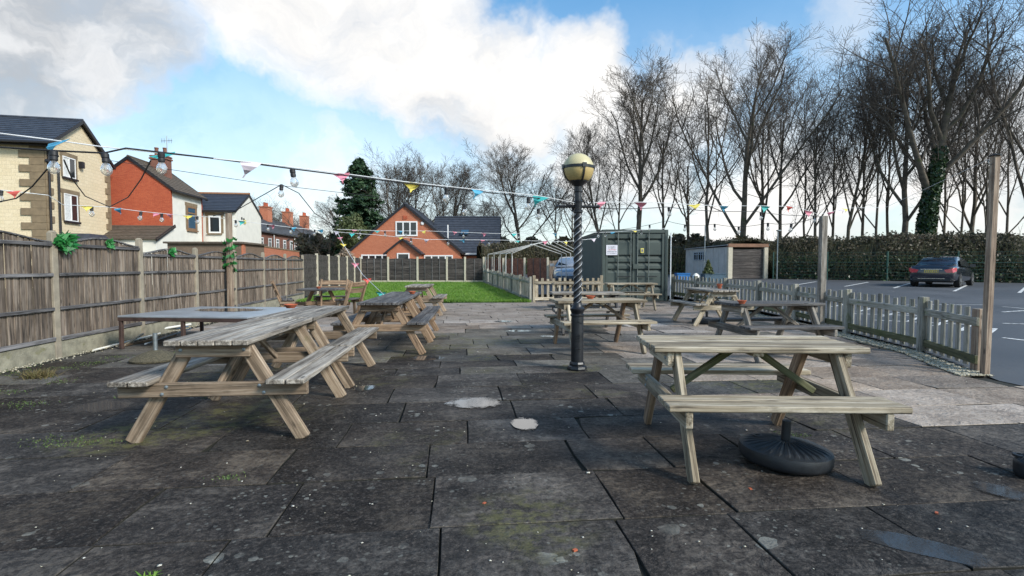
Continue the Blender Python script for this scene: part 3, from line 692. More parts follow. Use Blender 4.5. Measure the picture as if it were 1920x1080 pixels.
def pickets(parent, A, B, spacing, h0, wd=.075, z0=.1, rail_z=(.20, .63), mat='picket', lowmat='mossy_rail', zA=0., zB=0., side=1):
    d = B-A; L_ = d.length; dn = d.normalized(); nrm = Vector((dn.y, -dn.x, 0))*side; n = max(1, int(round(L_/spacing)))
    for i in range(n):
        t = (i+.5)/n; q = A+d*t-nrm*.012; zg = zA+(zB-zA)*t; hh = round(h0+random.uniform(-.02, .02), 2); tl = random.uniform(-.012, .012)
        piece('picket', parent, q+Vector((0, 0, zg+z0)), q+dn*tl+Vector((0, 0, zg+hh)), wd, .02, mat, up=nrm)
    for j, zr in enumerate(rail_z):
        piece('rail', parent, A+nrm*.018+Vector((0, 0, zA+zr)), B+nrm*.018+Vector((0, 0, zB+zr)), .035, .1, lowmat if j == 0 else mat)
P0 = Vector((.74, 17.3, 0)); P1 = Vector((3.02, 17.45, 0))
pf = thing('picket_fence', 'short pale picket fence in front of the lawn gap left of the container', 'fence', P0)
pickets(pf, Vector((0, 0, 0)), P1-P0, .19, .80, .09, .05, (.12, .66), 'wood_pale', 'wood_pale')
for t in (0, 1.): q = (P1-P0)*t; piece('post', pf, q+Vector((0, .02, -.05)), q+Vector((0, .02, .9)), .095, .095, 'wood_pale')
# ---- right picket fence
rp = thing('picket_fence', 'long weathered picket fence with mossy bottom rail between patio and car park', 'fence', (RF[0][0], RF[0][1], 0))
O = Vector((*RF[0], 0)); segs = [Vector((rf_x(y), y, 0)) for y in (5.95, 7.3, 9.25, 11.2, 13.0, 14.75, 16.45, 18.15)]
for i, (p, q) in enumerate(zip(segs, segs[1:])):
    gz = lambda t: .012*max(0, t.y-8)
    pickets(rp, p-O, q-O, .205, .76, .095, .05, (.15, .59), zA=gz(p), zB=gz(q), side=-1)
for i, p in enumerate(segs):
    if i == 0: p = p+Vector((.08, .06, 0))
    h_ = .80 if i else .74
    piece('post', rp, p-O+Vector((-.03, 0, -.05)), p-O+Vector((-.03, 0, h_+.012*max(0, p.y-8))), .1, .1, 'picket' if i else 'post_wood')
# ---- string-light posts
def bigpost(p, h_, wd, mat, label, cap=None, lean=0.):
    t = thing('timber_post', label, 'post', p); o = piece('shaft', t, (0, 0, -.05), (lean, 0, h_), wd, wd, mat)
    if cap: mb = MB(); mb.lathe([(cap, 0), (cap*1.02, .014), (cap*.3, .022)], 12); mb.obj('cap', 'black_plastic', t, loc=(lean, 0, h_))
    mb = MB(); mb.tube([(lean-wd/2-.002, 0, h_-.09), (lean-wd/2-.03, 0, h_-.09), (lean-wd/2-.045, 0, h_-.07), (lean-wd/2-.03, 0, h_-.05)], .005, 6); mb.obj('hook', 'galv', t)
    return t
bigpost(G(1846, 704), 2.46, .068, 'post_wood', 'tall brown timber post with dark cap at the right end of the picket fence', .055, .02)
bigpost(Vector((rf_x(10.0)-.12, 10.0, 0)), 2.19, .11, 'wood_grey', 'grey timber post standing along the picket fence before the parked car')
bigpost(Vector((lf_x(12.1)+.16, 12.1, 0)), 2.45, .11, 'post_wood', 'timber post wound with a green garland at the left board fence')

# ================================================================== PATIO FURNITURE
GRP = 'wooden picnic tables on the patio'
def picnic_table(x, y, rz, L, w_, label, top, frm, brace=None, bolts=False, back=None):
    t = thing('picnic_table', label, 'picnic table', (x, y, 0), R(rz), GRP); brace = brace or frm
    ZT, ZB = .74, .465; n = 5; pw = w_/n
    for i in range(n):
        yy = -w_/2+(i+.5)*pw; dx = random.uniform(-.004, .004)
        piece('top_plank', t, (-L/2+dx, yy, ZT-.02), (L/2+dx, yy, ZT-.02+random.uniform(-.003, .003)), pw-.007, .038, top)
    for s in (-1, 1):
        for yy in (.645-.065, .645-.065-.135):
            piece('seat_plank', t, (-L/2, s*yy, ZB-.019), (L/2, s*yy, ZB-.019+random.uniform(-.003, .003)), .125, .036, top)
    for sx in (-1, 1):
        xb, xl = sx*(L/2-.115), sx*(L/2-.162)
        piece('top_bearer', t, (xb, -w_/2+.03, .654), (xb, w_/2-.03, .654), .044, .092, frm)
        piece('seat_bearer', t, (xb, -.635, .38), (xb, .635, .38), .044, .098, frm)
        for sy in (-1, 1):
            piece('leg', t, (xl, sy*.585, .0), (xl, sy*(w_/2-.10), .70), .098, .044, (back or frm) if sy > 0 else frm, up=(1, 0, 0))  # a darker back material paints in the shaded side of the legs
        piece('brace', t, (sx*(L/2-.19), 0, .40), (sx*.07, 0, .685), .045, .034, brace, up=(0, 1, 0))
        if bolts:
            for yy, zz in ((-w_/2+.07, .66), (w_/2-.07, .66), (-.31, .405), (-.34, .355), (.31, .405), (.34, .355)):
                mb = MB(); mb.lathe([(.013, 0), (.012, .006), (.004, .009)], 8); mb.obj('bolt', 'galv', t, loc=(xb+sx*.022, yy, zz), rot=(0, sx*R(90), 0))
    piece('batten', t, (0, -w_/2+.04, .687), (0, w_/2-.04, .687), .07, .03, frm)
    return t
picnic_table(-2.14, 4.22, 95.0, 1.48, .56, 'weathered picnic table nearest on the left, its brown end facing the camera', 'wood_grey', 'wood_honey', bolts=True)
picnic_table(-2.27, 5.745, 94.4, 1.46, .57, 'picnic table butted behind the nearest left one, a clay dish on it', 'wood_grey', 'wood_honey')
picnic_table(-1.86, 7.72, 93.3, 1.42, .58, 'dark topped picnic table third from the camera in the left row', 'wood_dark', 'wood_brown')
picnic_table(-1.96, 9.18, 94.5, 1.42, .58, 'dark topped picnic table fourth in the left row, dish on top', 'wood_dark', 'wood_brown')
picnic_table(-2.36, 13.3, 93, 1.45, .58, 'grey picnic table farthest in the left row, just before the lawn', 'wood_grey', 'wood_honey')
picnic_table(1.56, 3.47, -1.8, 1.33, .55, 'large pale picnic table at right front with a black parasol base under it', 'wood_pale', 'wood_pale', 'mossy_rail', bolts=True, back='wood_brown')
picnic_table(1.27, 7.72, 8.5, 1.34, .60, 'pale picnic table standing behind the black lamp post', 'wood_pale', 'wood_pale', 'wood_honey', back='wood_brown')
picnic_table(1.40, 9.75, 2, 1.34, .58, 'picnic table partly hidden behind the one at the lamp post', 'wood_grey', 'wood_dark')
picnic_table(1.86, 14.7, 2, 1.42, .58, 'far picnic table before the short picket fence left of the container', 'wood_pale', 'wood_pale')
picnic_table(3.36, 14.7, 2.2, 1.42, .58, 'far picnic table in front of the green container doors', 'wood_pale', 'wood_pale')
picnic_table(4.26, 11.1, 95, 1.40, .58, 'picnic table end on to the camera near the rear picket fence, orange pot on it', 'wood_grey', 'wood_pale')
picnic_table(3.55, 7.15, 6, 1.28, .58, 'dark picnic table behind the large right one, beside the picket fence', 'wood_dark', 'wood_grey')
# ---- six sided table with backed benches
S_ = .88; cx = Vector(((602-960)/F*13.2, 13.2, 0))
hx = thing('benched_table', 'round dark topped table with backed wooden benches before the left fence', 'table', cx, 0)
for i in range(7):
    yy = -.54+i*.18; hl = math.sqrt(max(.02, .66**2-yy*yy)); hl = min(hl, .6)
    piece('top_plank', hx, (-hl*S_, yy*S_, .63), (hl*S_, yy*S_, .63), .174*S_, .04, 'wood_dark')
for a in (30, 110, 190, 290):
    c, s = math.cos(R(a)), math.sin(R(a)); piece('leg', hx, (c*.55*S_, s*.55*S_, 0), (c*.22*S_, s*.22*S_, .61), .09, .045, 'wood_brown', up=(-s, c, 0))
piece('cross_beam', hx, (-.85*S_, -.1, .27), (.85*S_, -.05, .27), .045, .09, 'wood_brown'); piece('cross_beam', hx, (-.2, -.5, .3), (.25, .95*S_, .3), .045, .09, 'wood_brown')
for ang, lenb in ((92, 1.0), (-18, .92), (205, .92)):
    M3 = Matrix.Rotation(R(ang), 3, 'Z')     # local +x points outward from the table
    def q(x, y, z): return M3 @ Vector((x*S_, y*S_, z*.9))
    upv = M3 @ Vector((1, 0, 0))
    bm = hx
    for k in range(2): piece('seat_plank', bm, q(.84+.15*k, -lenb/2, .44), q(.84+.15*k, lenb/2, .44), .13*S_, .034, 'wood_dark')
    for k in range(2): piece('back_slat', bm, q(1.17+.07*k, -lenb/2, .68+.17*k), q(1.17+.07*k, lenb/2, .68+.17*k), .14*S_, .026, 'wood_brown', up=M3 @ Vector((.93, 0, -.36)))
    for sy in (-1, 1):
        piece('back_post', bm, q(.95, sy*(lenb/2-.1), 0), q(1.29, sy*(lenb/2-.1), .95), .075, .045, 'wood_brown', up=M3 @ Vector((0, 1, 0)))
        piece('leg', bm, q(.88, sy*(lenb/2-.1), 0), q(.85, sy*(lenb/2-.1), .42), .075, .045, 'wood_honey', up=M3 @ Vector((0, 1, 0)))
        piece('seat_bearer', bm, q(.72, sy*(lenb/2-.1)+.05, .37), q(1.12, sy*(lenb/2-.1)+.05, .37), .04, .07, 'wood_honey')
# ---- low board on a metal frame
nl = G(222, 655); pz = .50
nl = Vector((nl.x, nl.y, 0)); ax = Vector((1, -.11, 0)).normalized(); ay = Vector((.0, 1, 0))-ax*.0; ay = Vector((.11, 1, 0)).normalized()
pt = thing('low_platform', 'low grey board on a rusty frame with a puddle on it, by the left fence', 'platform', nl, math.atan2(ax.y, ax.x))
PW, PD = 2.05, 1.75
block('board', pt, (PW/2, PD/2, pz-.012), (PW, PD, .024), 'board_wet')
for y_ in (.02, PD-.02): piece('frame_rail', pt, (.0, y_, pz-.052), (PW, y_, pz-.052), .04, .055, 'rust_frame')
for x_ in (.02, PW-.02): piece('frame_rail', pt, (x_, .04, pz-.052), (x_, PD-.04, pz-.052), .04, .055, 'rust_frame')
for x_ in (.03, PW/2, PW-.03):
    for y_ in (.03, PD-.03): piece('leg', pt, (x_, y_, 0), (x_, y_, pz-.08), .05, .05, 'rust_frame')
mb = MB(); nn = 36; vs = [(.62*math.cos(t)*(1+.1*math.sin(2*t+1)), .36*math.sin(t)*(1+.12*math.sin(3*t)), 0) for t in [6.283*i/nn for i in range(nn)]]
mb.add(vs+[(x*.98, y*.98, -.004) for x, y, z in vs], [tuple(range(nn))]+[(i+nn, (i+1) % nn+nn, (i+1) % nn, i) for i in range(nn)])
o = mb.obj('puddle', 'water', loc=pt.matrix_world @ Vector((0, 0, 0))); o.location = nl+ax*1.02+ay*1.12+Vector((0, 0, pz+.0045)); o.rotation_euler = (0, 0, -.2)
tag(o, 'oval puddle lying on the low grey board', 'puddle')
# ---- lamp post
lp = thing('lamp_post', 'black cast iron lamp post with twisted shaft and yellowed globe', 'lamp post', G(1082, 693))
mb = MB(); mb.lathe([(.115, 0), (.12, .02), (.112, .045), (.09, .055), (.092, .075), (.084, .095), (.08, .10)], 8, fun=None); mb.obj('plinth', 'iron_black', lp)
mb = MB(); mb.lathe([(.074, .095), (.074, .62), (.072, .64)], 28); mb.obj('lower_column', 'iron_black', lp, True)
mb = MB(); mb.lathe([(.072, .635), (.083, .645), (.083, .665), (.07, .675), (.078, .70), (.088, .715), (.088, .735), (.066, .75), (.056, .78), (.052, .80)], 28); mb.obj('collar', 'iron_black', lp, True)
mb = MB()                                   # embossed bars on the column door
for z_, w2 in ((.36, .05), (.415, .05), (.425, .044), (.39, .04), (.26, .06)): mb.box((0, -.072, z_), (w2, .012, .008))
mb.beam((-.05, -.062, .56), (0, -.078, .583), .012, .008); mb.beam((.05, -.062, .56), (0, -.078, .583), .012, .008)
mb.obj('emblem', 'iron_black', lp)
mb = MB(); nz, na = 110, 24; vs = []
for i in range(nz+1):
    z_ = .79+(1.87-.79)*i/nz; tw = (z_-.79)*25.5
    for j in range(na):
        t = 2*math.pi*j/na; r_ = .041+.009*abs(math.cos((t-tw)*1.5))**.7; vs.append((r_*math.cos(t), r_*math.sin(t), z_))
mb.add(vs, [(i*na+j, i*na+(j+1) % na, (i+1)*na+(j+1) % na, (i+1)*na+j) for i in range(nz) for j in range(na)]); mb.obj('twisted_shaft', 'iron_black', lp, 'all')
for q_ in range(3):  # pale strips put the light caught along the twisted ridges into colour
    mb = MB(); mb.tube([(.0475*math.cos((z_-.79)*25.5+q_*2.0944), .0475*math.sin((z_-.79)*25.5+q_*2.0944), z_) for z_ in [.80+1.05*i/130 for i in range(131)]], .0055, 6); mb.obj('spiral_glint', 'painted_glint', lp, 'all')
mb = MB(); mb.lathe([(.046, 1.86), (.058, 1.87), (.058, 1.885), (.044, 1.90), (.048, 1.95), (.05, 1.985), (.06, 1.99), (.06, 2.0), (.042, 2.01), (.04, 2.10), (.05, 2.11), (.05, 2.12), (.042, 2.13), (.044, 2.17), (.075, 2.20), (.11, 2.225), (.115, 2.245)], 28); mb.obj('neck', 'iron_black', lp, True)
mb = MB(); mb.tube([(-.24, 0, 1.94), (.24, 0, 1.935)], .017, 10)
for s in (-1, 1): mb.lathe([(.0, -.022), (.022, -.008), (.022, .008), (.0, .022)], 10, (s*.24, 0, 1.938)); mb.tube([(s*(.07+.014*k), 0, 1.975+.016*math.sin(k*1.1)) for k in range(9)], .007, 6)
mb.obj('ladder_arm', 'iron_black', lp, True)
GC_, GR = 2.375, .182
def globe(z0, z1, n=16): return [(math.sqrt(max(0, GR*GR-z*z))+1e-4, GC_+z) for z in [z0+(z1-z0)*i/n for i in range(n+1)]]
mb = MB(); mb.lathe([(math.sqrt(max(0, GR*GR-z*z))+1e-4, GC_+z) for z in [GR*math.sin(R(6+84*i/16)) for i in range(17)]], 36); mb.obj('globe', 'globe_top', lp, 'all')
mb = MB(); mb.lathe([(math.sqrt(max(0, GR*GR-z*z))+1e-4, GC_+z) for z in [GR*math.sin(R(-50+56*i/14)) for i in range(15)]], 36); mb.obj('globe', 'globe_low', lp, 'all')
bd = MB(); bd.lathe([(GR+.001, GC_-.002), (GR+.007, GC_), (GR+.007, GC_+.03), (GR+.001, GC_+.032)], 36); bd = bd.obj('band', 'iron_black', lp, True)
for a in (-75, 15, 105, 195):
    mb = MB(); pts = [((GR+.005)*math.cos(R(e)), (GR+.005)*math.sin(R(e))) for e in range(-52, 12, 6)]; c, s = math.cos(R(a)), math.sin(R(a))
    for p, q in zip(pts, pts[1:]): mb.beam((p[0]*c, p[0]*s, GC_+p[1]), (q[0]*c, q[0]*s, GC_+q[1]), .02, .008, up=(c, s, 0))
    mb.box(((GR+.01)*c, (GR+.01)*s, GC_+.02), (.014, .05, .05), Matrix.Rotation(R(a), 3, 'Z')); mb.obj('cage_strap', 'iron_black', lp)
# ---- parasol bases
def parasol_base(p, label, rad=.275, tube=True, tilt=0.):
    t = thing('parasol_stand', label, 'parasol base', p); t.rotation_euler = (0, tilt, 0); z0 = rad*abs(math.sin(tilt))
    mb = MB(); n = 112
    def fl(tt, i): return 1 if i < 4 else 1
    prof = [(rad*.9, 0), (rad*.97, .012), (rad, .03), (rad, .07), (rad*.985, .086), (rad*.93, .092)]
    mb.lathe([(r_, z_+z0) for r_, z_ in prof], 56); mb.obj('weight', 'black_plastic', t, True)
    mb = MB(); vs = []; rs = [.93, .8, .6, .4, .25, .2]; zs_ = [.092, .101, .113, .124, .131, .132]
    for k, (q, z_) in enumerate(zip(rs, zs_)):
        for j in range(n):
            tt = 2*math.pi*j/n; rib = (.006 if (j % 4) < 2 else 0) if 0 < k < 5 else 0
            vs.append((rad*q*math.cos(tt), rad*q*math.sin(tt), z_+z0+rib))
    mb.add(vs, [(i*n+j, i*n+(j+1) % n, (i+1)*n+(j+1) % n, (i+1)*n+j) for i in range(5) for j in range(n)]+[tuple(5*n+j for j in range(n))]); mb.obj('ribbed_top', 'black_plastic', t)
    mb = MB(); mb.lathe([(.035, 0), (.035, .012), (.018, .013), (.018, .004)], 16, (-rad*.45, rad*.42, .108+z0)); mb.obj('fill_cap', 'black_plastic', t, True)
    if tube: mb = MB(); mb.tube([(0, 0, .12+z0), (0, 0, .255+z0)], .027, 18); mb.obj('tube', 'black_plastic', t, True)
    return t
parasol_base(G(1470, 866), 'black ribbed parasol base under the large right picnic table', .27, tilt=R(2.5))
parasol_base(G(1933, 893), 'black parasol base cut off by the right edge of the picture', .08, False)
parasol_base(G(1325, 606), 'black parasol base beneath the end on picnic table by the picket fence', .3)
cb = thing('parasol_stand', 'round pebbled concrete base with a steel stub by the left fence', 'parasol base', G(292, 676))
mb = MB(); mb.lathe([(.24, 0), (.285, .01), (.29, .03), (.25, .055), (.15, .105), (.06, .135), (.03, .14)], 36); mb.obj('weight', 'pebbledash', cb, True)
mb = MB(); mb.lathe([(.027, .13), (.027, .36), (.023, .361), (.023, .33)], 20); mb.obj('steel_stub', 'galv', cb, True)
# ---- pipes and battens dumped along the fence
PIPES = [((163, 652), (262, 625), .035, 'pvc', 'thick white drain pipe with a broken end by the left fence'),
         ((175, 657), (300, 625), .016, 'pvc', 'thin white pipe below the thick one by the fence'),
         ((200, 634), (290, 618), .02, 'pvc', 'white pipe lying against the concrete fence board'),
         ((262, 628), (352, 612), .022, 'pvc_grey', 'grey blue pipe on the heap beside the steel stub'),
         ((270, 622), (357, 608), .022, 'pvc', 'white pipe on top of the heap under the platform'),
         ((228, 650), (268, 626), .017, 'wood_pale', 'pale stick leaning across the pipes by the platform leg'),
         ((272, 645), (358, 616), .012, 'pvc_grey', 'thin grey rod slanting up to the pipe ends'),
         ((230, 648), (330, 628), .02, 'wood_brown', 'brown batten lying under the heap of pipes')]
for i, ((u0, v0), (u1, v1), r_, mt, lb) in enumerate(PIPES):
    zz = r_+(.05 if i in (4, 5) else 0)+(.03 if i == 6 else 0); p, q = G(u0, v0, zz if i != 5 else r_), G(u1, v1, zz+(.05 if i in (5, 6) else 0))
    if mt.startswith('pvc'):
        mb = MB(); mb.tube([(0, 0, 0), q-p], r_, 14, cap=False); mb.tube([(0, 0, 0), q-p], r_*.86, 14, cap=True)
        if r_ > .03:
            for f_ in (.25, .42): d_ = (q-p); mb.tube([d_*f_, d_*(f_+.04)], r_*1.13, 14)
        tag(mb.obj('pipe', mt, loc=p, smooth=True), lb, 'pipe', 'pipes and sticks heaped by the left fence')
    else:
        o = link('batten', cbox(((q-p).length, r_*2, r_*1.6), mt), None, (p+q)/2, frame(q-p)); tag(o, lb, 'batten', 'pipes and sticks heaped by the left fence')
# ---- clay dishes
def dish(p, label, r_=.075, pot=False, rz=0):
    mb = MB(); pr = [(.6, 0), (.8, .02), (1, .036), (1.04, .038), (1.04, .046), (.95, .046), (.75, .02), (.2, .014)] if not pot else [(.6, 0), (.75, .05), (1, .085), (1.05, .085), (1.05, .10), (.9, .10), (.7, .05), (.2, .04)]
    mb.lathe([(a*r_, b_) for a, b_ in pr], 24); tag(mb.obj('clay_dish', 'terracotta', loc=p, smooth=True), label, 'dish', 'clay ashtray dishes on the picnic tables')
dish(G(545, 577.5, .742), 'orange clay dish on the second left picnic table'); dish(G(1107, 560, .742), 'orange clay dish on the table behind the lamp post', .07)
dish(G(1349, 541, .742), 'orange clay pot on the end on picnic table', .06, True); dish(G(1391, 569.5, .742), 'orange clay dish on the dark table beside the picket fence', .055)
dish(G(773, 551, .742), 'orange clay dish on the fourth left picnic table', .06)
o = cx+Vector((-.05, -.05, .651)); dish(o, 'orange clay dish on the round benched table', .06)

# ---- green plastic leaf decorations on the left fence
def frond(p, rad, n, label, nrm):
    P = np.zeros((n, 3)); a = rng.random(n)*6.28; r_ = rad*np.sqrt(rng.random(n)); nn = Vector(nrm)
    P[:, 0] = r_*np.cos(a)*abs(nn.y)+rng.random(n)*.02; P[:, 1] = r_*np.cos(a)*nn.x*-0+r_*np.cos(a)*.99; P[:, 0] = r_*np.cos(a)*-.11+.03*rng.random(n); P[:, 2] = r_*np.sin(a)*.75
    o = cards(P, np.tile(np.array([nrm[0], nrm[1], 0.3]), (n, 1)), rad*.55, 2.2, 'garland_leaf', 'leaf_decoration'); o.location = p
    return tag(o, label, 'decoration')
def fp(u, v, off=.06):                      # point on the inner face of the left fence under a pixel
    d_ = raydir(u, v); s = (5.38-off)/(-(d_.x)-.1134*d_.y); return Vector((d_.x*s, d_.y*s, CH+d_.z*s))
frond(fp(122, 455), .14, 100, 'bushy bright green plastic leaf cluster on the near fence panel', (1, -.1))
frond(fp(205, 457), .085, 26, 'small green plastic leaf on the fence panel beside the cluster', (1, -.1))
frond(fp(322, 472), .1, 36, 'dark green plastic leaf hanging on the second stretch of fence', (1, -.1))
gp = Vector((lf_x(12.1)+.16, 12.1, 0)); n = 130; tt = rng.random(n); aa = tt*26
P = np.c_[.11*np.cos(aa), .11*np.sin(aa), 1.12+.75*tt]; P += rng.normal(size=(n, 3))*.015
o = cards(P, np.c_[np.cos(aa), np.sin(aa), 0*aa], .065, 1.8, 'garland_leaf', 'garland'); o.location = gp; tag(o, 'green leaf garland wound round the left timber post', 'garland')

# ---- strings of bulbs and bunting
FLAGS = ['flag_teal', 'flag_pink', 'flag_blue', 'flag_yellow', 'flag_red', 'flag_pale']
def bulb_mesh():
    a = MB(); a.lathe([(.013, .0), (.02, -.008), (.02, -.03), (.016, -.032), (.019, -.036), (.019, -.056), (.015, -.06)], 14)
    g_ = MB(); g_.lathe([(.013, -.058), (.02, -.07), (.029, -.092), (.03, -.104), (.024, -.122), (.012, -.133), (.002, -.136)], 16)
    return a.mesh('socket', 'cable', True), g_.mesh('bulb', 'bulb_glass', 'all')
SOCK, BULB = bulb_mesh()
def flag_mesh(mt, sd_):
    r_ = random.Random(sd_); vs = []; n = 4; h_ = r_.uniform(.07, .13); w2 = r_.uniform(.06, .09); sw = r_.uniform(-.05, .05)
    for i in range(n+1):
        t = i/n
        for s in (-1, 1): vs.append((s*w2*(1-t)+sw*t+.012*math.sin(4*t+s), .022*math.sin(5*t+sd_)+(.012*s*(1-t)), -h_*t))
    mb = MB(); k = len(vs); mb.add(vs+[(x, y+.0015, z) for x, y, z in vs], [(2*i, 2*i+1, 2*i+3, 2*i+2) for i in range(n)]+[(k+2*i+2, k+2*i+3, k+2*i+1, k+2*i) for i in range(n)])
    return mb.mesh('flag', mt)
FM = {}
def uof(p): return 960+F*p.x/max(.1, p.y*math.cos(TILT)-(p.z-CH)*math.sin(TILT))
def string(label, pts, wire='cable', r_=.006, bulbs=(), flags=(), sag=0., cat='string lights', bs=1.):
    """pts: 3D way points; bulbs, flags: fractions along the line"""
    P = [Vector(p) for p in pts]; o = thing('light_string' if bulbs else ('bunting' if flags else 'wire'), label, cat if bulbs else ('bunting' if flags else 'wire'), P[0])
    dense = []; seg = max(4, 24//max(1, len(P)-1)) if len(P) < 12 else 3
    for p, q in zip(P, P[1:]):
        for k in range(seg):
            t = k/seg; dense.append(p.lerp(q, t)-Vector((0, 0, sag*4*t*(1-t))))
    dense.append(P[-1]); mb = MB(); mb.tube([p-P[0] for p in dense], r_, 5); mb.obj('cable', wire, o)
    n = len(dense)-1
    def where(f_):
        if f_ <= 1: return f_
        best = min(range(n*6+1), key=lambda i: abs(uof(dense[min(n-1, i//6)].lerp(dense[min(n-1, i//6)+1], i/6-min(n-1, i//6)))-f_)); return best/(n*6)
    def pos(f_):
        f_ = where(f_); k = min(n-1, int(f_*n)); return dense[k].lerp(dense[k+1], f_*n-k)-P[0]
    for i, f_ in enumerate(bulbs):
        p = pos(f_); s_ = link('bulb', BULB, o, p, (random.uniform(-.15, .15), random.uniform(-.12, .12), 0)); s_.scale = (bs,)*3; link('socket', SOCK, s_)
    for i, it in enumerate(flags):
        f_, c_ = it if hasattr(it, '__len__') else (it, FLAGS[(i*5+len(label)) % 6]); key = (c_, i % 4)
        if key not in FM: FM[key] = flag_mesh(c_, hash(c_) % 7*0+FLAGS.index(c_)*4+i % 4)
        q = link('flag', FM[key], o, pos(f_), (random.uniform(-.3, .3), random.uniform(-.2, .2), random.uniform(-.5, .5))); q.scale = (1, 1, 1)
    return o
LT = D(1080, 386, G(1082, 693).y)           # lamp arm
LP_ = LT
near = lambda u, v, Y: D(u, v, Y)
# main near cable, camera left -> lamp post
A = [near(-140, 266, 3.05), near(0, 276, 3.2), near(110, 283, 3.3), near(195, 287, 3.36), near(236, 278, 3.42), near(400, 297, 3.85), near(560, 318, 4.25), near(740, 341, 4.85), near(890, 358, 5.4), near(1010, 372, 5.85), LP_]
string('near light cable with big bulbs rising from the left to the lamp post', A, 'cable', .006, bulbs=(100, 196, 300, 547, 838, 990), bs=1.1)
B_ = [near(-150, 232, 3.0), near(0, 250, 3.2), near(80, 260, 3.3), near(190, 275, 3.42), near(300, 287, 3.65), near(470, 304, 4.0), near(625, 323, 4.5), near(770, 342, 5.0), near(890, 355, 5.4), near(1010, 367, 5.85), LP_+Vector((0, -.02, .03))]
string('white tape bunting running beside the near light cable', B_, 'tape_white', .004, flags=[(105, 'flag_blue'), (300, 'flag_teal'), (470, 'flag_pale'), (640, 'flag_pink'), (768, 'flag_yellow'), (893, 'flag_blue'), (1012, 'flag_teal')])
C_ = [LP_+Vector((.05, 0, .03)), near(1135, 379, 6.6), near(1215, 379, 7.2), near(1345, 386, 8.2), near(1430, 386, 9.0), near(1490, 387, 9.5), near(1535, 402, 10.0)]
string('bunting from the lamp post to the grey timber post on the right', C_, 'tape_white', .004, flags=[(.13, 'flag_pink'), (.30, 'flag_pink'), (.44, 'flag_yellow'), (.52, 'flag_blue'), (.68, 'flag_teal'), (.8, 'flag_red'), (.93, 'flag_pink')])
string('light cable from the lamp post towards the grey timber post', [LP_+Vector((-.12, 0, 0)), near(1250, 388, 7.4), near(1413, 396, 8.8), near(1535, 404, 9.95)], 'cable', .005, bulbs=(.02, .34, .7, .97), sag=.03)
string('bunting beyond the grey timber post reaching to the far right', [near(1535, 402, 10.0), near(1590, 390, 11), near(1660, 389, 12), near(1860, 296, 5.9)], 'tape_white', .003, flags=[(.12, 'flag_pink'), (.25, 'flag_pale'), (.3, 'flag_yellow')])
string('cable loop drooping from the near line on the left', [near(110, 292, 3.3), near(60, 350, 3.4), near(30, 372, 3.4), near(-60, 390, 3.4)], 'cable', .0045)
string('cable loop with one bulb hanging behind the near line', [near(400, 405, 9), near(440, 396, 8.6), near(500, 362, 8.2), near(528, 346, 8), near(560, 362, 8.2), near(590, 400, 8.8), near(628, 424, 9.5)], 'cable', .007, bulbs=(.5,), bs=1.5)
string('cable loop drooping against the brick house', [near(283, 300, 4.5), near(265, 335, 5), near(240, 370, 6), near(205, 388, 7), near(160, 368, 6), near(135, 335, 5), near(120, 300, 4)], 'cable', .006)
Dn = [near(-80, 352, 7.0), near(10, 357, 7.2), near(90, 366, 7.6), near(118, 384, 8), near(200, 388, 8.6), near(262, 396, 9.2), near(322, 402, 10), near(408, 408, 12.0)]
string('bunting and bulbs strung over the left fence to the garland post', Dn, 'tape_white', .005, bulbs=(.13, .52, .72, .81, .93), flags=[(.17, 'flag_red'), (.5, 'flag_yellow'), (.62, 'flag_blue'), (.78, 'flag_pink'), (.85, 'flag_pink'), (.9, 'flag_yellow')], bs=1.25)
E1 = [near(408, 408, 12.0), near(480, 418, 13), near(560, 428, 14), near(632, 434, 15)]
string('bunting from the garland post towards the lawn', E1, 'tape_white', .006, bulbs=(.15, .42, .6, .8), flags=[(.2, 'flag_teal'), (.45, 'flag_pink'), (.62, 'flag_blue'), (.85, 'flag_blue'), (.99, 'flag_pale')], bs=1.3)
string('upper far bunting with bulbs crossing before the brick bungalow', [near(632, 430, 15), near(720, 433, 15.5), near(800, 433, 16), near(930, 438, 16.5), near(1070, 437, 17), near(1150, 435, 17.4), near(1250, 428, 17.6)], 'tape_white', .006,
       bulbs=(.08, .17, .25, .42, .55, .68, .8, .92), flags=[(.06, 'flag_pink'), (.14, 'flag_teal'), (.23, 'flag_blue'), (.32, 'flag_yellow'), (.4, 'flag_pink'), (.47, 'flag_pink'), (.54, 'flag_teal'), (.63, 'flag_blue'), (.7, 'flag_yellow'), (.83, 'flag_blue'), (.9, 'flag_yellow')], bs=1.3)
string('lower far bunting with bulbs crossing before the brick bungalow', [near(632, 435, 14.5), near(700, 440, 14.8), near(800, 449, 15.2), near(930, 450, 15.8), near(1060, 453, 16.2), near(1118, 447, 17.0)], 'tape_white', .006,
       bulbs=(.12, .34, .46, .58, .7), flags=[(.08, 'flag_teal'), (.3, 'flag_yellow'), (.4, 'flag_pale'), (.5, 'flag_blue'), (.56, 'flag_pink'), (.66, 'flag_teal'), (.74, 'flag_pink'), (.8, 'flag_yellow'), (.98, 'flag_pale')], bs=1.3)
string('bunting tail slanting down from the far lines to the dark left tables', [near(632, 434, 14.8), near(645, 460, 14), near(680, 515, 11.5), G(719, 552, .75)], 'tape_white', .006, flags=[(.15, 'flag_pink'), (.3, 'flag_yellow'), (.55, 'flag_pink'), (.75, 'flag_red'), (.97, 'flag_teal')])
string('thin straight wire high across from the left house to the lamp post', [near(200, 300, 5.0), near(500, 345, 6), near(760, 375, 6.6), near(1000, 392, 6.2), LP_+Vector((-.2, 0, -.01))], 'cable', .003, bulbs=(.62, .8), bs=1.)
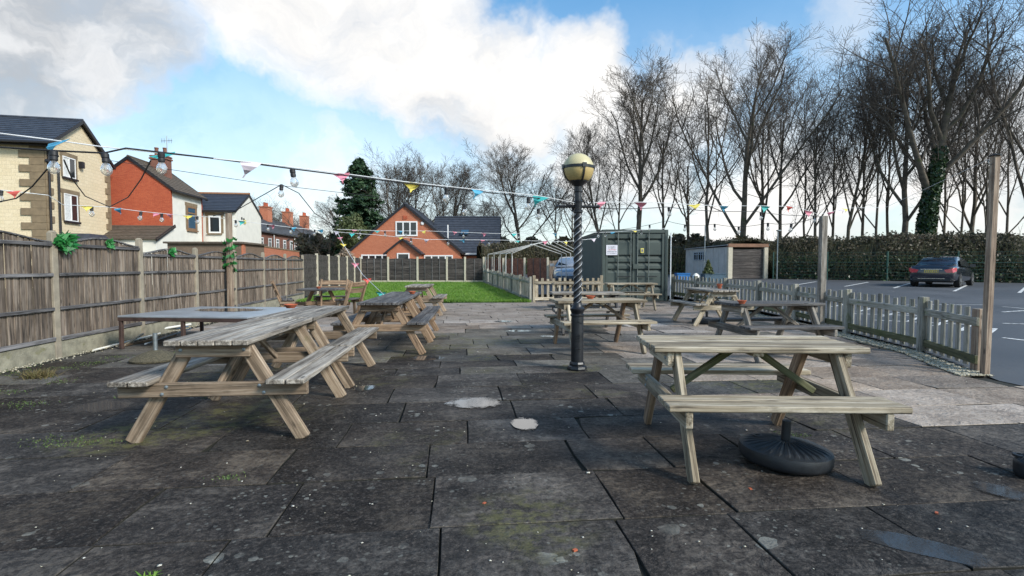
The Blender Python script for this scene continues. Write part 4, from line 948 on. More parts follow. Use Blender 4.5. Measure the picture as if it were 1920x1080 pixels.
string('far light cable low over the container and picket fence', [near(1090, 435, 15), near(1250, 414, 15), near(1340, 420, 14), near(1440, 418, 12.5), near(1535, 406, 10.05)], 'cable', .006, bulbs=(.05, .2, .35, .5, .62, .75, .88), sag=.08, bs=1.4)

# ================================================================== BUILDINGS
def roof_courses(parent, e0, e1, r0, r1, n, mat, th=.035):
    e0, e1, r0, r1 = map(Vector, (e0, e1, r0, r1)); nrm = (e1-e0).cross(r0-e0).normalized()
    if nrm.z < 0: nrm = -nrm
    for i in range(n):
        t0, t1 = i/n, min(1., (i+1.12)/n); a, b_ = e0.lerp(r0, t0), e1.lerp(r1, t0); c, d = e1.lerp(r1, t1), e0.lerp(r0, t1)
        mb = MB(); lo = [a, b_, c, d]; hi = [a+nrm*th, b_+nrm*th, c+nrm*.004, d+nrm*.004]
        mb.add(lo+hi, [(3, 2, 1, 0), (4, 5, 6, 7), (0, 1, 5, 4), (1, 2, 6, 5), (2, 3, 7, 6), (3, 0, 4, 7)]); mb.obj('tile_course', mat, parent)
def gable_house(t, W, L, E, A, wall, roof, n=12, side=None, over=.25, eave=.3, base=-.1, fascia='fascia', th=.2):
    """walls and roof in the local frame of t: gables at y=0 and y=L, ridge along y"""
    side = side or wall
    for y in (0, L-th):
        MB().prism([(0, y, base), (W, y, base), (W, y, E), (W/2, y, A), (0, y, E)], (0, th, 0)).obj('gable_wall', wall, t)
    for x, m_ in ((.0, side), (W-th, side)):
        mb = MB(); mb.box((x+th/2+(.003 if x else -.003), L/2, (E+base)/2), (th, L-2*th-.004, E-base-.02)); mb.obj('side_wall', m_, t)
    sl = (A-E)/(W/2); drop = eave*sl
    ro = MB(); up = .06
    for s in (0, 1):
        xe = -eave if s == 0 else W+eave; ze = E-drop+up
        ro.add([(xe, -over, ze), (xe, L+over, ze), (W/2, L+over, A+up), (W/2, -over, A+up), (xe, -over, ze+.05), (xe, L+over, ze+.05), (W/2, L+over, A+up+.05), (W/2, -over, A+up+.05)],
               [(0, 1, 2, 3), (7, 6, 5, 4), (0, 4, 5, 1), (3, 2, 6, 7), (0, 3, 7, 4), (1, 5, 6, 2)])
    ro = ro.obj('roof', fascia, t)
    for s in (0, 1):
        xe = -eave if s == 0 else W+eave; ze = E-drop+up+.056
        roof_courses(ro, (xe, -over-.01, ze), (xe, L+over+.01, ze), (W/2, -over-.01, A+up+.056), (W/2, L+over+.01, A+up+.056), n, roof)
    for y in (-over-.02, L+over+.02):
        for s in (0, 1):
            xe = -eave if s == 0 else W+eave; mb = MB(); mb.beam((xe, y, E-drop+.03), (W/2, y, A+.05), .03, .2, up=(0, 0, 1)); mb.obj('bargeboard', fascia, t)
    mb = MB(); mb.tube([(W/2, -over, A+up+.08), (W/2, L+over, A+up+.08)], .09, 8); mb.obj('ridge_tiles', roof, ro)
    for xe in (-eave-.05, W+eave+.05): mb = MB(); mb.tube([(xe, -over, E-drop+.03), (xe, L+over, E-drop+.03)], .06, 6); mb.obj('gutter', fascia, t)
    return ro
def window(t, o, ax, up, wd, ht, n=2, frm='upvc', glass='glass_dark', sill=None, surround=None, bar=.06, curt=False, hbar=False):
    """o: lower left corner on the wall; ax: direction along the wall; outward normal = ax x up"""
    o, ax, up = Vector(o), Vector(ax).normalized(), Vector(up); nr = ax.cross(up)
    Mx = Matrix((ax, nr, up)).transposed()
    def bx(m_, x0, x1, z0, z1, d0, d1): m_.box(o+ax*(x0+x1)/2+up*(z0+z1)/2+nr*(d0+d1)/2, (x1-x0, d1-d0, z1-z0), Mx)
    f_ = MB()
    bx(f_, 0, wd, 0, bar, -.02, .05); bx(f_, 0, wd, ht-bar, ht, -.02, .05)
    for i in range(n+1):
        x = i*(wd-bar)/n; bx(f_, x, x+bar, bar+.001, ht-bar-.001, -.02, .047)
    if hbar: bx(f_, bar, wd-bar, ht*.68, ht*.68+bar*.8, -.02, .044)
    f_ = f_.obj('window', frm, t)
    for i in range(n):
        x = i*(wd-bar)/n; g_ = MB(); bx(g_, x+bar, x+(wd-bar)/n, bar, ht-bar, -.015, .02); g_.obj('pane', 'curtain' if curt and i % 2 == 0 else glass, f_)
    if sill: s_ = MB(); bx(s_, -.1, wd+.1, -.12, -.005, -.02, .14); s_.obj('sill', sill, f_)
    if surround:
        s_ = MB(); q = .2
        bx(s_, -q, -.004, 0, ht, -.02, .022); bx(s_, wd+.004, wd+q, 0, ht, -.02, .022); bx(s_, -q*1.3, wd+q*1.3, ht+.004, ht+.26, -.02, .03); s_.obj('surround', surround, f_)
    return f_
# ---- cream stone house, far left
rz = math.atan2(.219, -.048)
ch = thing('stone_house', 'tall cream stone house with slate roof and brown quoins at far left', 'house', (-26.8, 30, 0), rz)
W, E, A = 6.73, 8.2, 10.3
gable_house(ch, W, 11, E, A, 'stone_cream', 'tile_slate', 13)
z_ = 0.; i = 0
while z_ < E-.3:
    l1, l2 = (.62, .36) if i % 2 else (.36, .62)
    block('quoin', ch, (l1/2-.035, -.02, z_+.205), (l1, .07, .40), 'stone_brown'); block('quoin', ch, (-.04, l2/2*2+.02, z_+.205), (.09, l2*2, .40), 'stone_brown')
    block('quoin', ch, (W-l1/2+.03, -.025, z_+.205), (l1, .07, .40), 'stone_brown'); z_ += .41; i += 1
Xf, Zu = Vector((1, 0, 0)), Vector((0, 0, 1))
window(ch, (1.55, 0, 6.6), Xf, Zu, 1.25, 1.25, 2, 'upvc', 'glass_dark', 'fascia', 'stone_brown', curt=True)
window(ch, (1.55, 0, 3.95), Xf, Zu, 1.35, 1.65, 2, 'upvc', 'glass_dark', 'fascia', 'stone_brown', curt=True)
for x_ in (.1, .95): mb = MB(); mb.tube([(x_, -.12, -.1), (x_, -.12, 8.1 if x_ < .5 else 7.2)], .06, 8); mb.obj('downpipe', 'fascia', ch)
MB().beam((-.1, -.1, 7.25), (1.0, -.14, 7.15), .12, .14).obj('pipe_box', 'fascia', ch)
MB().box((3.3, -.12, 7.6), (.3, .2, .4)).obj('vent_box', 'fascia', ch)
MB().box((-.5, 5, 8.15), (.5, 11.4, .1)).obj('soffit', 'fascia', ch)
mb = MB(); mb.prism([(1.4, -1.4, 2.4), (4.6, -1.4, 2.4), (3.9, -1.0, 3.2), (2.1, -1.0, 3.2)], (0, 1.0, 0)); mb.obj('bay_roof', 'tile_slate', ch)
MB().box((3.0, -.7, 1.15), (3.0, 1.2, 2.5)).obj('bay', 'stone_cream', ch)
# ---- red brick house with white side
bh = thing('brick_house', 'red brick gable house with white rendered side and brown tiled roof', 'house', (-30.4, 37.28, 0), R(7.6))
W, L, E, A = 5.55, 5.0, 6.85, 8.95
ro = gable_house(bh, W, L, E, A, 'brick_red', 'tile_brown', 12, side='render_white', over=.06, eave=.35)
mb = MB(); mb.box((W/2+.9, 2.6, 8.45), (1.15, .75, 2.4)); mb.box((W/2+.9, 2.6, 9.4), (1.3, .9, .12)); mb.box((W/2+.9, 2.6, 9.57), (1.25, .85, .1)); mb.obj('chimney', 'brick_old', ro)
for x_ in (.6, 1.2): mb = MB(); mb.lathe([(.14, 0), (.13, .55), (.16, .6), (.15, .66)], 10, (W/2+x_, 2.6, 9.62)); mb.obj('chimney_pot', 'brick_old', ro)
mb = MB(); mb.tube([(W/2+1.35, 2.6, 9.6), (W/2+1.35, 2.6, 11.2)], .03, 5); mb.tube([(W/2+.95, 2.6, 10.8), (W/2+1.75, 2.6, 10.85)], .02, 5)
for k in range(5): mb.tube([(W/2+1.0+k*.17, 2.6, 10.65), (W/2+1.0+k*.17, 2.6, 11.0)], .015, 4)
mb.obj('aerial', 'galv', ro)
Yb = Vector((0, 1, 0))
window(bh, (W, 2.3, 4.0), Yb, Zu, 1.5, 1.85, 1, 'old_frame', 'glass_sky', 'old_frame', 'stone_brown', bar=.14, hbar=True)
# lean-to
lt = MB(); lt.prism([(-1, -.002, -.1), (-1, -2.4, -.1), (-1, -2.4, 3.0), (-1, -.002, 4.05)], (W+1.1, 0, 0)); lt = lt.obj('lean_to', 'render_white', bh)
roof_courses(lt, (-1.1, -2.6, 3.0), (W+.3, -2.6, 3.0), (-1.1, 0, 4.12), (W+.3, 0, 4.12), 9, 'tile_brown', .05)
MB().beam((W+.25, -2.62, 2.95), (W+.25, 0, 4.1), .06, .22).obj('bargeboard', 'fascia', bh)
# ---- white extension
ex = thing('white_house', 'white rendered house wing with low slate roof beside the brick house', 'house', (-28.1, 48.9, 0), R(-82.4))
W, L, E, A = 6.0, 4.25, 5.8, 7.4
ro = gable_house(ex, W, L, E, A, 'render_white', 'tile_slate', 11, over=.04, eave=.28)
mb = MB(); mb.tube([(W/2, -.1, A+.18), (W/2, L+.1, A+.18)], .12, 6); mb.obj('ridge_tiles', 'ridge_clay', ro)
window(ex, (W, .35, 4.0), Yb, Zu, .55, 1.25, 1, 'old_frame', 'glass_dark', 'stone_brown', None, bar=.12)
window(ex, (W, 2.1, 3.9), Yb, Zu, .95, 1.45, 1, 'upvc', 'glass_dark', 'stone_brown', 'stone_brown', bar=.12)
mb = MB(); mb.tube([(W+.1, 3.7, 0), (W+.1, 3.7, 5.7)], .055, 6); mb.obj('downpipe', 'fascia', ex)
for k, z_ in ((1.7, 5.2), (4.0, 5.25)): mb = MB(); mb.lathe([(.12, 0), (.12, .04), (.03, .06)], 10); mb.obj('meter_disc', 'fascia', ex, loc=(4.3+.2*k-.3, L+.005, z_), rot=(R(-90), 0, 0))
MB().box((4.2, L+.05, 5.0), (.4, .08, .3)).obj('alarm_box', 'sign_yellow', ex)
# ---- garden wall and shed behind the fence
gw = thing('garden_shed', 'low brown flat roofed outbuilding behind the left fence', 'shed', (-18.6, 28, 0), R(4))
MB().box((1.9, 1.6, 1.15), (3.8, 3.2, 2.5)).obj('wall', 'brick_brown', gw); MB().box((1.9, 1.6, 2.46), (4.1, 3.5, .1)).obj('roof', 'tile_brown', gw)
gw2 = thing('garden_wall', 'red brick garden wall running back behind the left fence', 'wall', (-14.85, 28.4, 0), math.atan2(18, -4.3))
MB().box((9.2, 0, 1.15), (18.4, .23, 2.5)).obj('wall', 'brick_orange', gw2); MB().box((9.2, 0, 2.44), (18.5, .3, .08)).obj('coping', 'stone_brown', gw2)
# ---- terrace
tr = thing('brick_terrace', 'row of old brick terraced houses with slate roofs receding in the distance', 'house', (-37.2, 58.6, 0), R(3.4))
W, L, E, A = 8.0, 30, 5.2, 7.4
ro = gable_house(tr, W, L, E, A, 'brick_old', 'tile_grey', 9, over=.1, eave=.25)
for yy, zz in ((12.5, 9.1), (20.5, 9.2), (28, 9.3)):
    mb = MB(); mb.box((W/2+.2, yy, (zz+6.6)/2), (1.1, 1.5, zz-6.6)); mb.box((W/2+.2, yy, zz+.06), (1.25, 1.65, .12)); c_ = mb.obj('chimney', 'brick_orange', ro)
    for k in range(3): mb = MB(); mb.lathe([(.16, 0), (.13, .5), (.17, .55)], 8, (W/2+.2, yy-.45+.45*k, zz+.12)); mb.obj('chimney_pot', 'brick_red', ro)
for k in range(12):
    window(tr, (W, 1.2+k*2.35, 3.0), Yb, Zu, .95, 1.5, 1, 'upvc', 'glass_dark', 'stone_brown', bar=.1, hbar=True)
    if k % 3 == 1: mb = MB(); mb.tube([(W+.12, 2.7+k*2.35, 0), (W+.12, 2.7+k*2.35, 5.1)], .06, 6); mb.obj('downpipe', 'upvc', tr)
# ---- brick bungalow
bg_ = thing('brick_bungalow', 'orange brick dormer bungalow with dark tiled roof behind the far fence', 'house', (-14.03, 45, 0), 0)
W, L, E, A = 9.53, 9, 2.45, 6.42
gable_house(bg_, W, L, E, A, 'brick_orange', 'tile_slate', 16, over=.12, eave=.25)
window(bg_, (3.95, 0, 3.75), Xf, Zu, 1.9, 1.28, 3, bar=.11)
window(bg_, (.95, 0, 1.0), Xf, Zu, 2.45, 1.15, 4, bar=.1); window(bg_, (6.4, 0, 1.0), Xf, Zu, 2.5, 1.1, 4, bar=.1)
MB().box((4.77, -.01, 5.35), (.36, .06, .3)).obj('vent', 'brick_red', bg_)
mb = MB(); mb.lathe([(.16, 0), (.16, .05), (.12, .09), (.03, .1)], 10); mb.obj('alarm_box', 'upvc', bg_, loc=(6.28, 0, 4.85), rot=(R(90), 0, 0))
pw = 2.7
pp = MB().prism([(3.55, -1.6, -.1), (3.55+pw, -1.6, -.1), (3.55+pw, -1.6, 2.3), (3.55+pw/2, -1.6, 3.35), (3.55, -1.6, 2.3)], (0, 1.59, 0)).obj('porch', 'brick_orange', bg_)
for s in (0, 1):
    xe = 3.55-.25 if s == 0 else 3.55+pw+.25
    roof_courses(pp, (xe, -1.8, 2.16), (xe, -.01, 2.16), (3.55+pw/2, -1.8, 3.42), (3.55+pw/2, -.01, 3.42), 7, 'tile_slate', .05)
    MB().beam((xe, -1.82, 2.12), (3.55+pw/2, -1.82, 3.4), .04, .16).obj('bargeboard', 'fascia', pp)
window(bg_, (3.55+.85, -1.6, 1.1), Xf, Zu, 1.05, 1.15, 1, bar=.1)
bw = thing('bungalow_wing', 'dark tiled side wing of the orange brick bungalow with a skylight', 'house', (-7.3, 53.5, 0), R(-90))
gable_house(bw, 6.8, 6.1, 2.3, 5.72, 'brick_orange', 'tile_slate', 15, over=.1, eave=.2, fascia='fascia')
MB().box((7.05, 4.0, 2.2), (.06, 4.2, .22)).obj('fascia_board', 'upvc', bw)
window(bw, (6.8, 4.6, .9), Yb, Zu, 1.4, 1.1, 2, bar=.1)
sk = frame((0, 1, 0), (.45, 0, .89)); MB().box((5.05, 2.9, 4.32), (.7, .95, .1), sk).obj('skylight', 'glass_sky', bw)
mb = MB(); mb.tube([(6.2, 1.45, 2.9), (6.2, 1.45, 4.9)], .06, 8); mb.obj('vent_pipe', 'upvc', bw)

# ================================================================== CONTAINER, GARAGE, FRAME
ct = thing('shipping_container', 'dark green shipping container with closed ribbed doors behind the patio tables', 'container', (3.09, 17.75, 0), R(1.2))
CW, CHh, CL = 2.27, 2.46, 6.0
def corr(name, n0, fn, mat, parent):
    mb = MB(); vs = []
    for i in range(n0+1):
        for z_ in (.14, CHh-.12): vs.append(fn(i, z_))
    mb.add(vs, [(2*i, 2*i+2, 2*i+3, 2*i+1) for i in range(n0)]); return mb.obj(name, mat, parent)
nsc = 88
corr('side_panel', nsc, lambda i, z_: (.045 if (i % 4) in (0, 3) else .0+.012, .12+(CL-.24)*i/nsc, z_), 'container_side', ct)
corr('side_panel', nsc, lambda i, z_: (CW-.045 if (i % 4) in (0, 3) else CW-.012, .12+(CL-.24)*i/nsc, z_), 'container_side', ct)
MB().box((CW/2, CL/2, CHh-.06), (CW-.1, CL-.1, .05)).obj('roof_panel', 'container_side', ct)
MB().box((CW/2, CL-.06, CHh/2), (CW-.12, .05, CHh-.2)).obj('end_panel', 'container_side', ct)
MB().box((CW/2, CL/2, .1), (CW-.1, CL-.1, .06)).obj('floor', 'rust_frame', ct)
for x_ in (.055, CW-.055):
    for y_ in (.055, CL-.055): block('corner_post', ct, (x_, y_, CHh/2), (.11, .11, CHh), 'container')
    for z_ in (.07, CHh-.06): piece('rail', ct, (x_, .11, z_), (x_, CL-.11, z_), .1, .11, 'container')
for z_ in (.07, CHh-.055): piece('header', ct, (.11, .06, z_), (CW-.11, .06, z_), .1, .12, 'container')
for s in (0, 1):
    x0 = .12+s*(CW/2-.115); x1 = x0+CW/2-.13; dr = MB(); lv = [.14, .44, .48, .72, .76, .98, 1.02, 1.24, 1.28, 1.48, 1.52, 1.95, 1.99, 2.2, 2.24, CHh-.13]
    pr = []
    zz = .14; prof = [(.14, 0), (.40, 0), (.43, .045), (.60, .045), (.66, 0), (.72, 0), (.75, .045), (.87, .045), (.95, 0), (.99, 0), (1.02, .045), (1.13, .045), (1.21, 0), (1.25, 0), (1.28, .045), (1.37, .045), (1.45, 0), (1.86, 0), (1.92, 0), (1.95, .045), (2.02, .045), (2.1, 0), (2.33, 0)]
    prof = [(.14, 0)]
    for zr in (.40, .98, 1.22, 1.46, 2.02): prof += [(zr, 0), (zr+.09, .06), (zr+.14, .06), (zr+.143, 0)]
    prof.append((2.33, 0))
    k = len(prof); vs = [(x0+.07, .045+d_, z_) for z_, d_ in prof]+[(x1-.07, .045+d_, z_) for z_, d_ in prof]
    dr.add(vs, [(i, k+i, k+i+1, i+1) for i in range(k-1)])
    for xa, xb in ((x0, x0+.075), (x1-.075, x1)): dr.box(((xa+xb)/2, .05, CHh/2), (xb-xa, .075, CHh-.27))
    dr.box(((x0+x1)/2, .11, CHh/2), (x1-x0, .01, CHh-.27))
    dr = dr.obj('door', 'container', ct)
    for xr in (x0+.42, x0+.86) if s == 0 else (x0+.07, x0+.46):
        mb = MB(); mb.tube([(xr, -.012, .12), (xr, -.012, CHh-.1)], .018, 8); mb.obj('lock_rod', 'steel_rod', dr)
        for z_ in (.25, 1.2, 2.2): MB().box((xr, .0, z_), (.07, .05, .05)).obj('rod_bracket', 'container', dr)
        mb = MB(); mb.beam((xr, -.03, .86), (xr+(.28 if xr < x0+.5 else -.28), -.035, .85), .02, .03); mb.obj('door_handle', 'iron_black', dr)
MB().box((CW/2+.01, -.02, 1.2), (.18, .08, .16)).obj('lock_box', 'container', ct)
sgn = MB(); sgn.box((.325, -.014, 1.76), (.39, .012, .345)); sgn = sgn.obj('sign', 'sign_white', ct)
rr = random.Random(3)
for z_, h_, m_, x0, x1 in ((1.875, .022, 'ink_grey', .20, .45), (1.83, .030, 'ink_grey', .2, .45), (1.768, .034, 'ink_red', .2, .46), (1.70, .034, 'ink_grey', .17, .48), (1.64, .022, 'ink_grey', .17, .48)):
    mb = MB(); x = x0
    while x < x1:                              # the words cannot be read in the photograph: broken bars of letter strokes
        lw_ = rr.uniform(.006, .012); mb.box((x, -.022, z_), (lw_, .003, h_*rr.uniform(.7, 1))); mb.box((x+.008, -.022, z_+rr.choice((-1, 0, 1))*h_*.4), (.014, .003, .006)); x += rr.choice((.019, .019, .02, .034))
    mb.obj('lettering', m_, sgn)
sg = MB(); sg.box((1.375, -.0, 1.745), (.105, .012, .155)); sg = sg.obj('sticker', 'sign_yellow', ct)
mb = MB(); mb.box((1.375, -.008, 1.745), (.06, .003, .09)); mb.obj('symbol', 'ink_grey', sg)
mb = MB(); mb.tube([(CW+.06, -.1, 0), (CW+.06, -.1, 2.35)], .018, 6); mb.obj('conduit', 'tape_white', ct)
# ---- garage
ga = Vector((14.2, 34.2, cpz(34.2))); gg = thing('concrete_garage', 'grey concrete garage with dark ribbed double door beyond the car park', 'garage', ga, TH)
GWd, GL, GH = 2.75, 6.2, 2.1
MB().box((.1, GL/2, GH/2), (.12, GL, GH)).obj('side_wall', 'garage_wall', gg); MB().box((GWd-.1, GL/2, GH/2), (.12, GL, GH)).obj('side_wall', 'garage_wall', gg); MB().box((GWd/2, GL, GH/2), (GWd, .12, GH)).obj('rear_wall', 'garage_wall', gg)
for k in range(8): block('wall_rib', gg, (.035, .45+k*.76, GH/2), (.05, .06, GH-.02), 'garage_wall')
for x_ in (.14, GWd-.12): block('door_pier', gg, (x_, -.06, GH/2), (.3 if x_ < 1 else .27, .22, GH), 'concrete_pale')
block('lintel', gg, (GWd/2, -.08, GH+.09), (GWd+.05, .24, .22), 'garage_brown')
for k in range(9): block('door_slat', gg, (GWd/2+.01, -.0, .13+k*.215), (GWd-.56, .05+.025*(k % 2), .21), 'lap_dark')
MB().add([(-.1, -.15, GH+.10), (GWd+.1, -.15, GH+.10), (GWd+.1, GL+.15, GH+.02), (-.1, GL+.15, GH+.02), (-.1, -.15, GH+.15), (GWd+.1, -.15, GH+.15), (GWd+.1, GL+.15, GH+.07), (-.1, GL+.15, GH+.07)], [(0, 3, 2, 1), (4, 5, 6, 7), (0, 1, 5, 4), (1, 2, 6, 5), (2, 3, 7, 6), (3, 0, 4, 7)]).obj('roof', 'garage_roof', gg)
window(gg, (.035, 4.9, 1.25), Vector((0, -1, 0)), Zu, 1.9, .62, 5, 'pvc_grey', 'glass_dark', bar=.05, hbar=True)
mb = MB(); mb.tube([(0, 0, 0), (0, 0, 3.3)], .03, 6); tag(mb.obj('thin_pole', 'galv', loc=(11.6, 31.2, cpz(31.2))), 'thin grey pole standing left of the garage', 'pole')
mb = MB(); mb.tube([(0, 0, 0), (0, 0, 3.1)], .035, 6); mb.box((0, -.1, 3.1), (.2, .3, .06)); tag(mb.obj('light_pole', 'galv', loc=(16.9, 33.0, cpz(33.))), 'thin grey pole standing right of the garage', 'pole')
# planter, crate, small fir
p = D(1318, 517, 30.5); q = Vector((p.x, 30.5, cpz(30.5)))
tag(MB().box((.65, 0, .2), (1.3, .5, .42)).box((.65, 0, .41), (1.36, .56, .04)).obj('planter', 'planter_blue', loc=q, rot=.15), 'dark blue trough planter in front of the grey garage wall', 'planter')
q2 = Vector((q.x-1.15, 30.7, cpz(30.7))); tag(MB().box((0, 0, .22), (.75, .5, .42)).box((0, 0, .44), (.8, .55, .05)).obj('plastic_crate', 'blue_plastic', loc=q2), 'bright blue plastic crate left of the trough planter', 'crate')
q3 = Vector((q.x-.38, 30.6, cpz(30.6))); mb = MB(); mb.lathe([(.16, 0), (.24, .1), (.22, .3), (.1, .42), (.03, .46)], 9, fun=lambda t, i: 1+.15*math.sin(3*t+i)); tag(mb.obj('white_sack', 'pvc', loc=q3), 'pale lumpy sack between the blue crate and the planter', 'sack')
n = 500; tt = rng.random(n); aa = rng.random(n)*6.28; rr_ = .34*(1-tt)*np.sqrt(rng.random(n)); P = np.c_[rr_*np.cos(aa), rr_*np.sin(aa), .45+.75*tt]
fr = cards(P, np.c_[np.cos(aa), np.sin(aa), 0*aa-.3], .09, 2., 'bush_leaf', 'fir_shrub'); fr.location = q+Vector((.3, 0, 0)); tag(fr, 'small green fir shrub in the trough planter', 'shrub')
# ---- bare tube frame of a tent
tf = thing('tent_frame', 'bare white tube tent frame behind the low fence', 'frame', (0, 22, 0), 0)
def fpt(u, v, Y): return D(u, v, Y)-Vector((0, 22, 0))
FR = []
for k in range(5):
    t_ = k/4; Y0 = 22.2+7*t_; l_ = fpt(960-45*t_, 475+2*t_, Y0); a_ = fpt(1000+42*t_, 459-11*t_, Y0+.2); r_ = fpt(1053+34*t_, 477-4*t_, Y0+.4); FR.append((l_, a_, r_))
    mb = MB(); mb.tube([l_, a_, r_], .015, 6); mb.tube([Vector((l_.x, l_.y, .05)), l_], .016, 6); mb.tube([r_, Vector((r_.x, r_.y, .05))], .016, 6); mb.obj('hoop', 'tube_white', tf)
for j in range(2): mb = MB(); mb.tube([f_[j] for f_ in FR], .013, 6); mb.obj('purlin', 'tube_white', tf)

# ================================================================== CARS
def car(label, loc, rz, paint, plate='plate_yellow', L=4.7, W=1.84, H=1.42):
    t = thing('parked_car', label, 'car', loc, rz); hw = W/2
    # stations from rear (y=0) to front: (y, half width, sill z, bumper bulge, shoulder z)
    st = [(0.0, .78, .42, .80), (.05, .86, .34, .93), (.22, .93, .28, 1.0), (.7, .98, .24, .98), (1.3, 1., .22, .95), (2.2, 1., .21, .92), (3.0, 1., .22, .91), (3.7, .98, .22, .86), (4.25, .93, .25, .78), (4.55, .85, .3, .70), (4.7, .7, .38, .58)]
    mb = MB(); rows = []
    for y, k, zs, zt in st:
        w_ = hw*k; m_ = (zs+zt)/2
        sec = [(w_*.86, zs), (w_*.97, zs+.08), (w_, m_), (w_*.985, zt-.14), (w_*.93, zt-.03), (w_*.8, zt), (w_*.4, zt+.025)]
        pts = [(x, y, z) for x, z in sec]+[(0, y, sec[-1][1]+.008)]+[(-x, y, z) for x, z in sec[::-1]]; rows.append(pts)
    n = len(rows[0]); vs = [p for r_ in rows for p in r_]
    mb.add(vs, [(i*n+j, i*n+j+1, (i+1)*n+j+1, (i+1)*n+j) for i in range(len(rows)-1) for j in range(n-1)]+[tuple(range(n-1, -1, -1)), tuple((len(rows)-1)*n+j for j in range(n))]+[(i*n, (i+1)*n, (i+1)*n+n-1, i*n+n-1) for i in range(len(rows)-1)])
    body = mb.obj('body', paint, t, 'all')
    # cabin: roof skin and glass
    gs = [(.62, .80, .985), (1.0, .77, 1.19), (1.45, .72, H-.06), (2.0, .71, H), (2.6, .71, H-.01), (3.1, .74, H-.13), (3.75, .80, .92)]
    mb = MB(); vs = []
    for y, k, z in gs:
        w_ = hw*k; vs += [(w_*1.12 if z < 1.3 else w_*1.17, y, .92), (w_*1.02, y, z-.07 if z > 1. else z-.04), (w_*.9, y, z), (0, y, z+.018), (-w_*.9, y, z), (-w_*1.02, y, z-.07 if z > 1. else z-.04), (-(w_*1.12 if z < 1.3 else w_*1.17), y, .92)]
    k = len(gs); mb.add(vs, [(i*7+j, i*7+j+1, (i+1)*7+j+1, (i+1)*7+j) for i in range(k-1) for j in range(6)]+[tuple(range(6, -1, -1)), tuple((k-1)*7+j for j in range(7))]); mb.obj('roof', paint, t, 'all')
    def strip(pts, name, mt): m2 = MB(); m2.add(pts, [tuple(range(len(pts)))]+[tuple(range(len(pts)-1, -1, -1))]); return m2.obj(name, mt, t)
    w1, w2 = hw*.74, hw*.62
    strip([(-w1, .66, 1.022), (w1, .66, 1.022), (w2, 1.36, H-.072), (-w2, 1.36, H-.072)], 'rear_window', 'glass_sky')
    strip([(-w1, 3.66, .985), (w1, 3.66, .985), (w2, 3.02, H-.10), (-w2, 3.02, H-.10)][::-1], 'windscreen', 'glass_dark')
    for s in (-1, 1):
        strip([(s*hw*.945, 1.15, .98), (s*hw*.945, 3.25, .96), (s*hw*.80, 2.75, H-.13), (s*hw*.80, 1.5, H-.15)], 'side_window', 'glass_dark')
        tl = MB(); tl.add([(s*hw*.5, -.012, .80), (s*hw*.80, .005, .86), (s*hw*.95, .17, .90), (s*hw*.955, .17, .74), (s*hw*.84, .0, .67), (s*hw*.58, -.012, .68)], [(0, 1, 4, 5), (1, 2, 3, 4)] if s > 0 else [(5, 4, 1, 0), (4, 3, 2, 1)])
        tl.add([(s*hw*.5, .05, .80), (s*hw*.58, .05, .68)], []); tl.obj('tail_light', 'tail_red', t)
        hl = MB(); hl.box((s*hw*.68, 4.56, .62), (.34, .1, .13)); hl.obj('headlight', 'chrome', t)
        mi = MB(); mi.box((s*(hw+.09), 2.95, 1.0), (.2, .1, .14)); mi.obj('wing_mirror', paint, t)
        for y in (.92, 3.72):
            wh = MB(); wh.lathe([(.2, -.11), (.31, -.11), (.325, -.09), (.325, .09), (.31, .11), (.2, .11)], 26); wh = wh.obj('wheel', 'tyre', t, loc=(s*(hw-.12), y, .325), rot=(0, R(90), 0)); wh_r = MB(); wh_r.lathe([(.215, .09), (.215, .112), (.17, .10), (.06, .113), (.01, .115)] if s > 0 else [(.01, -.115), (.06, -.113), (.17, -.10), (.215, -.112), (.215, -.09)], 20); wh_r.obj('rim', 'rim', wh)
    MB().box((0, .0, .73), (.52, .03, .11)).obj('number_plate', plate, t)
    m2 = MB()
    for k in range(7): m2.box((-.2+.066*k+(.03 if k > 3 else 0), -.018, .73), (.022 if k % 2 else .034, .004, .07))
    m2.obj('plate_characters', 'ink_grey', t)
    MB().box((0, -.0, .825), (.8, .03, .022)).obj('boot_trim', 'chrome', t); MB().box((0, .0, .40), (1.0, .04, .02)).obj('bumper_trim', 'chrome', t)
    MB().box((0, .06, .36), (1.4, .12, .12)).obj('diffuser', 'black_plastic', t); MB().box((0, 2.3, .28), (1.45, 4.0, .12)).obj('underbody', 'black_plastic', t)
    return t
cpos = GC(1745, 538.5); car('dark blue saloon parked tail towards the camera in the car park', cpos, R(-50), 'car_paint')
car('silver blue car half hidden behind the lamp post and tent frame', (3.5, 29.1, cpz(26)), R(171), 'car_silver', 'sign_white', L=4.2)

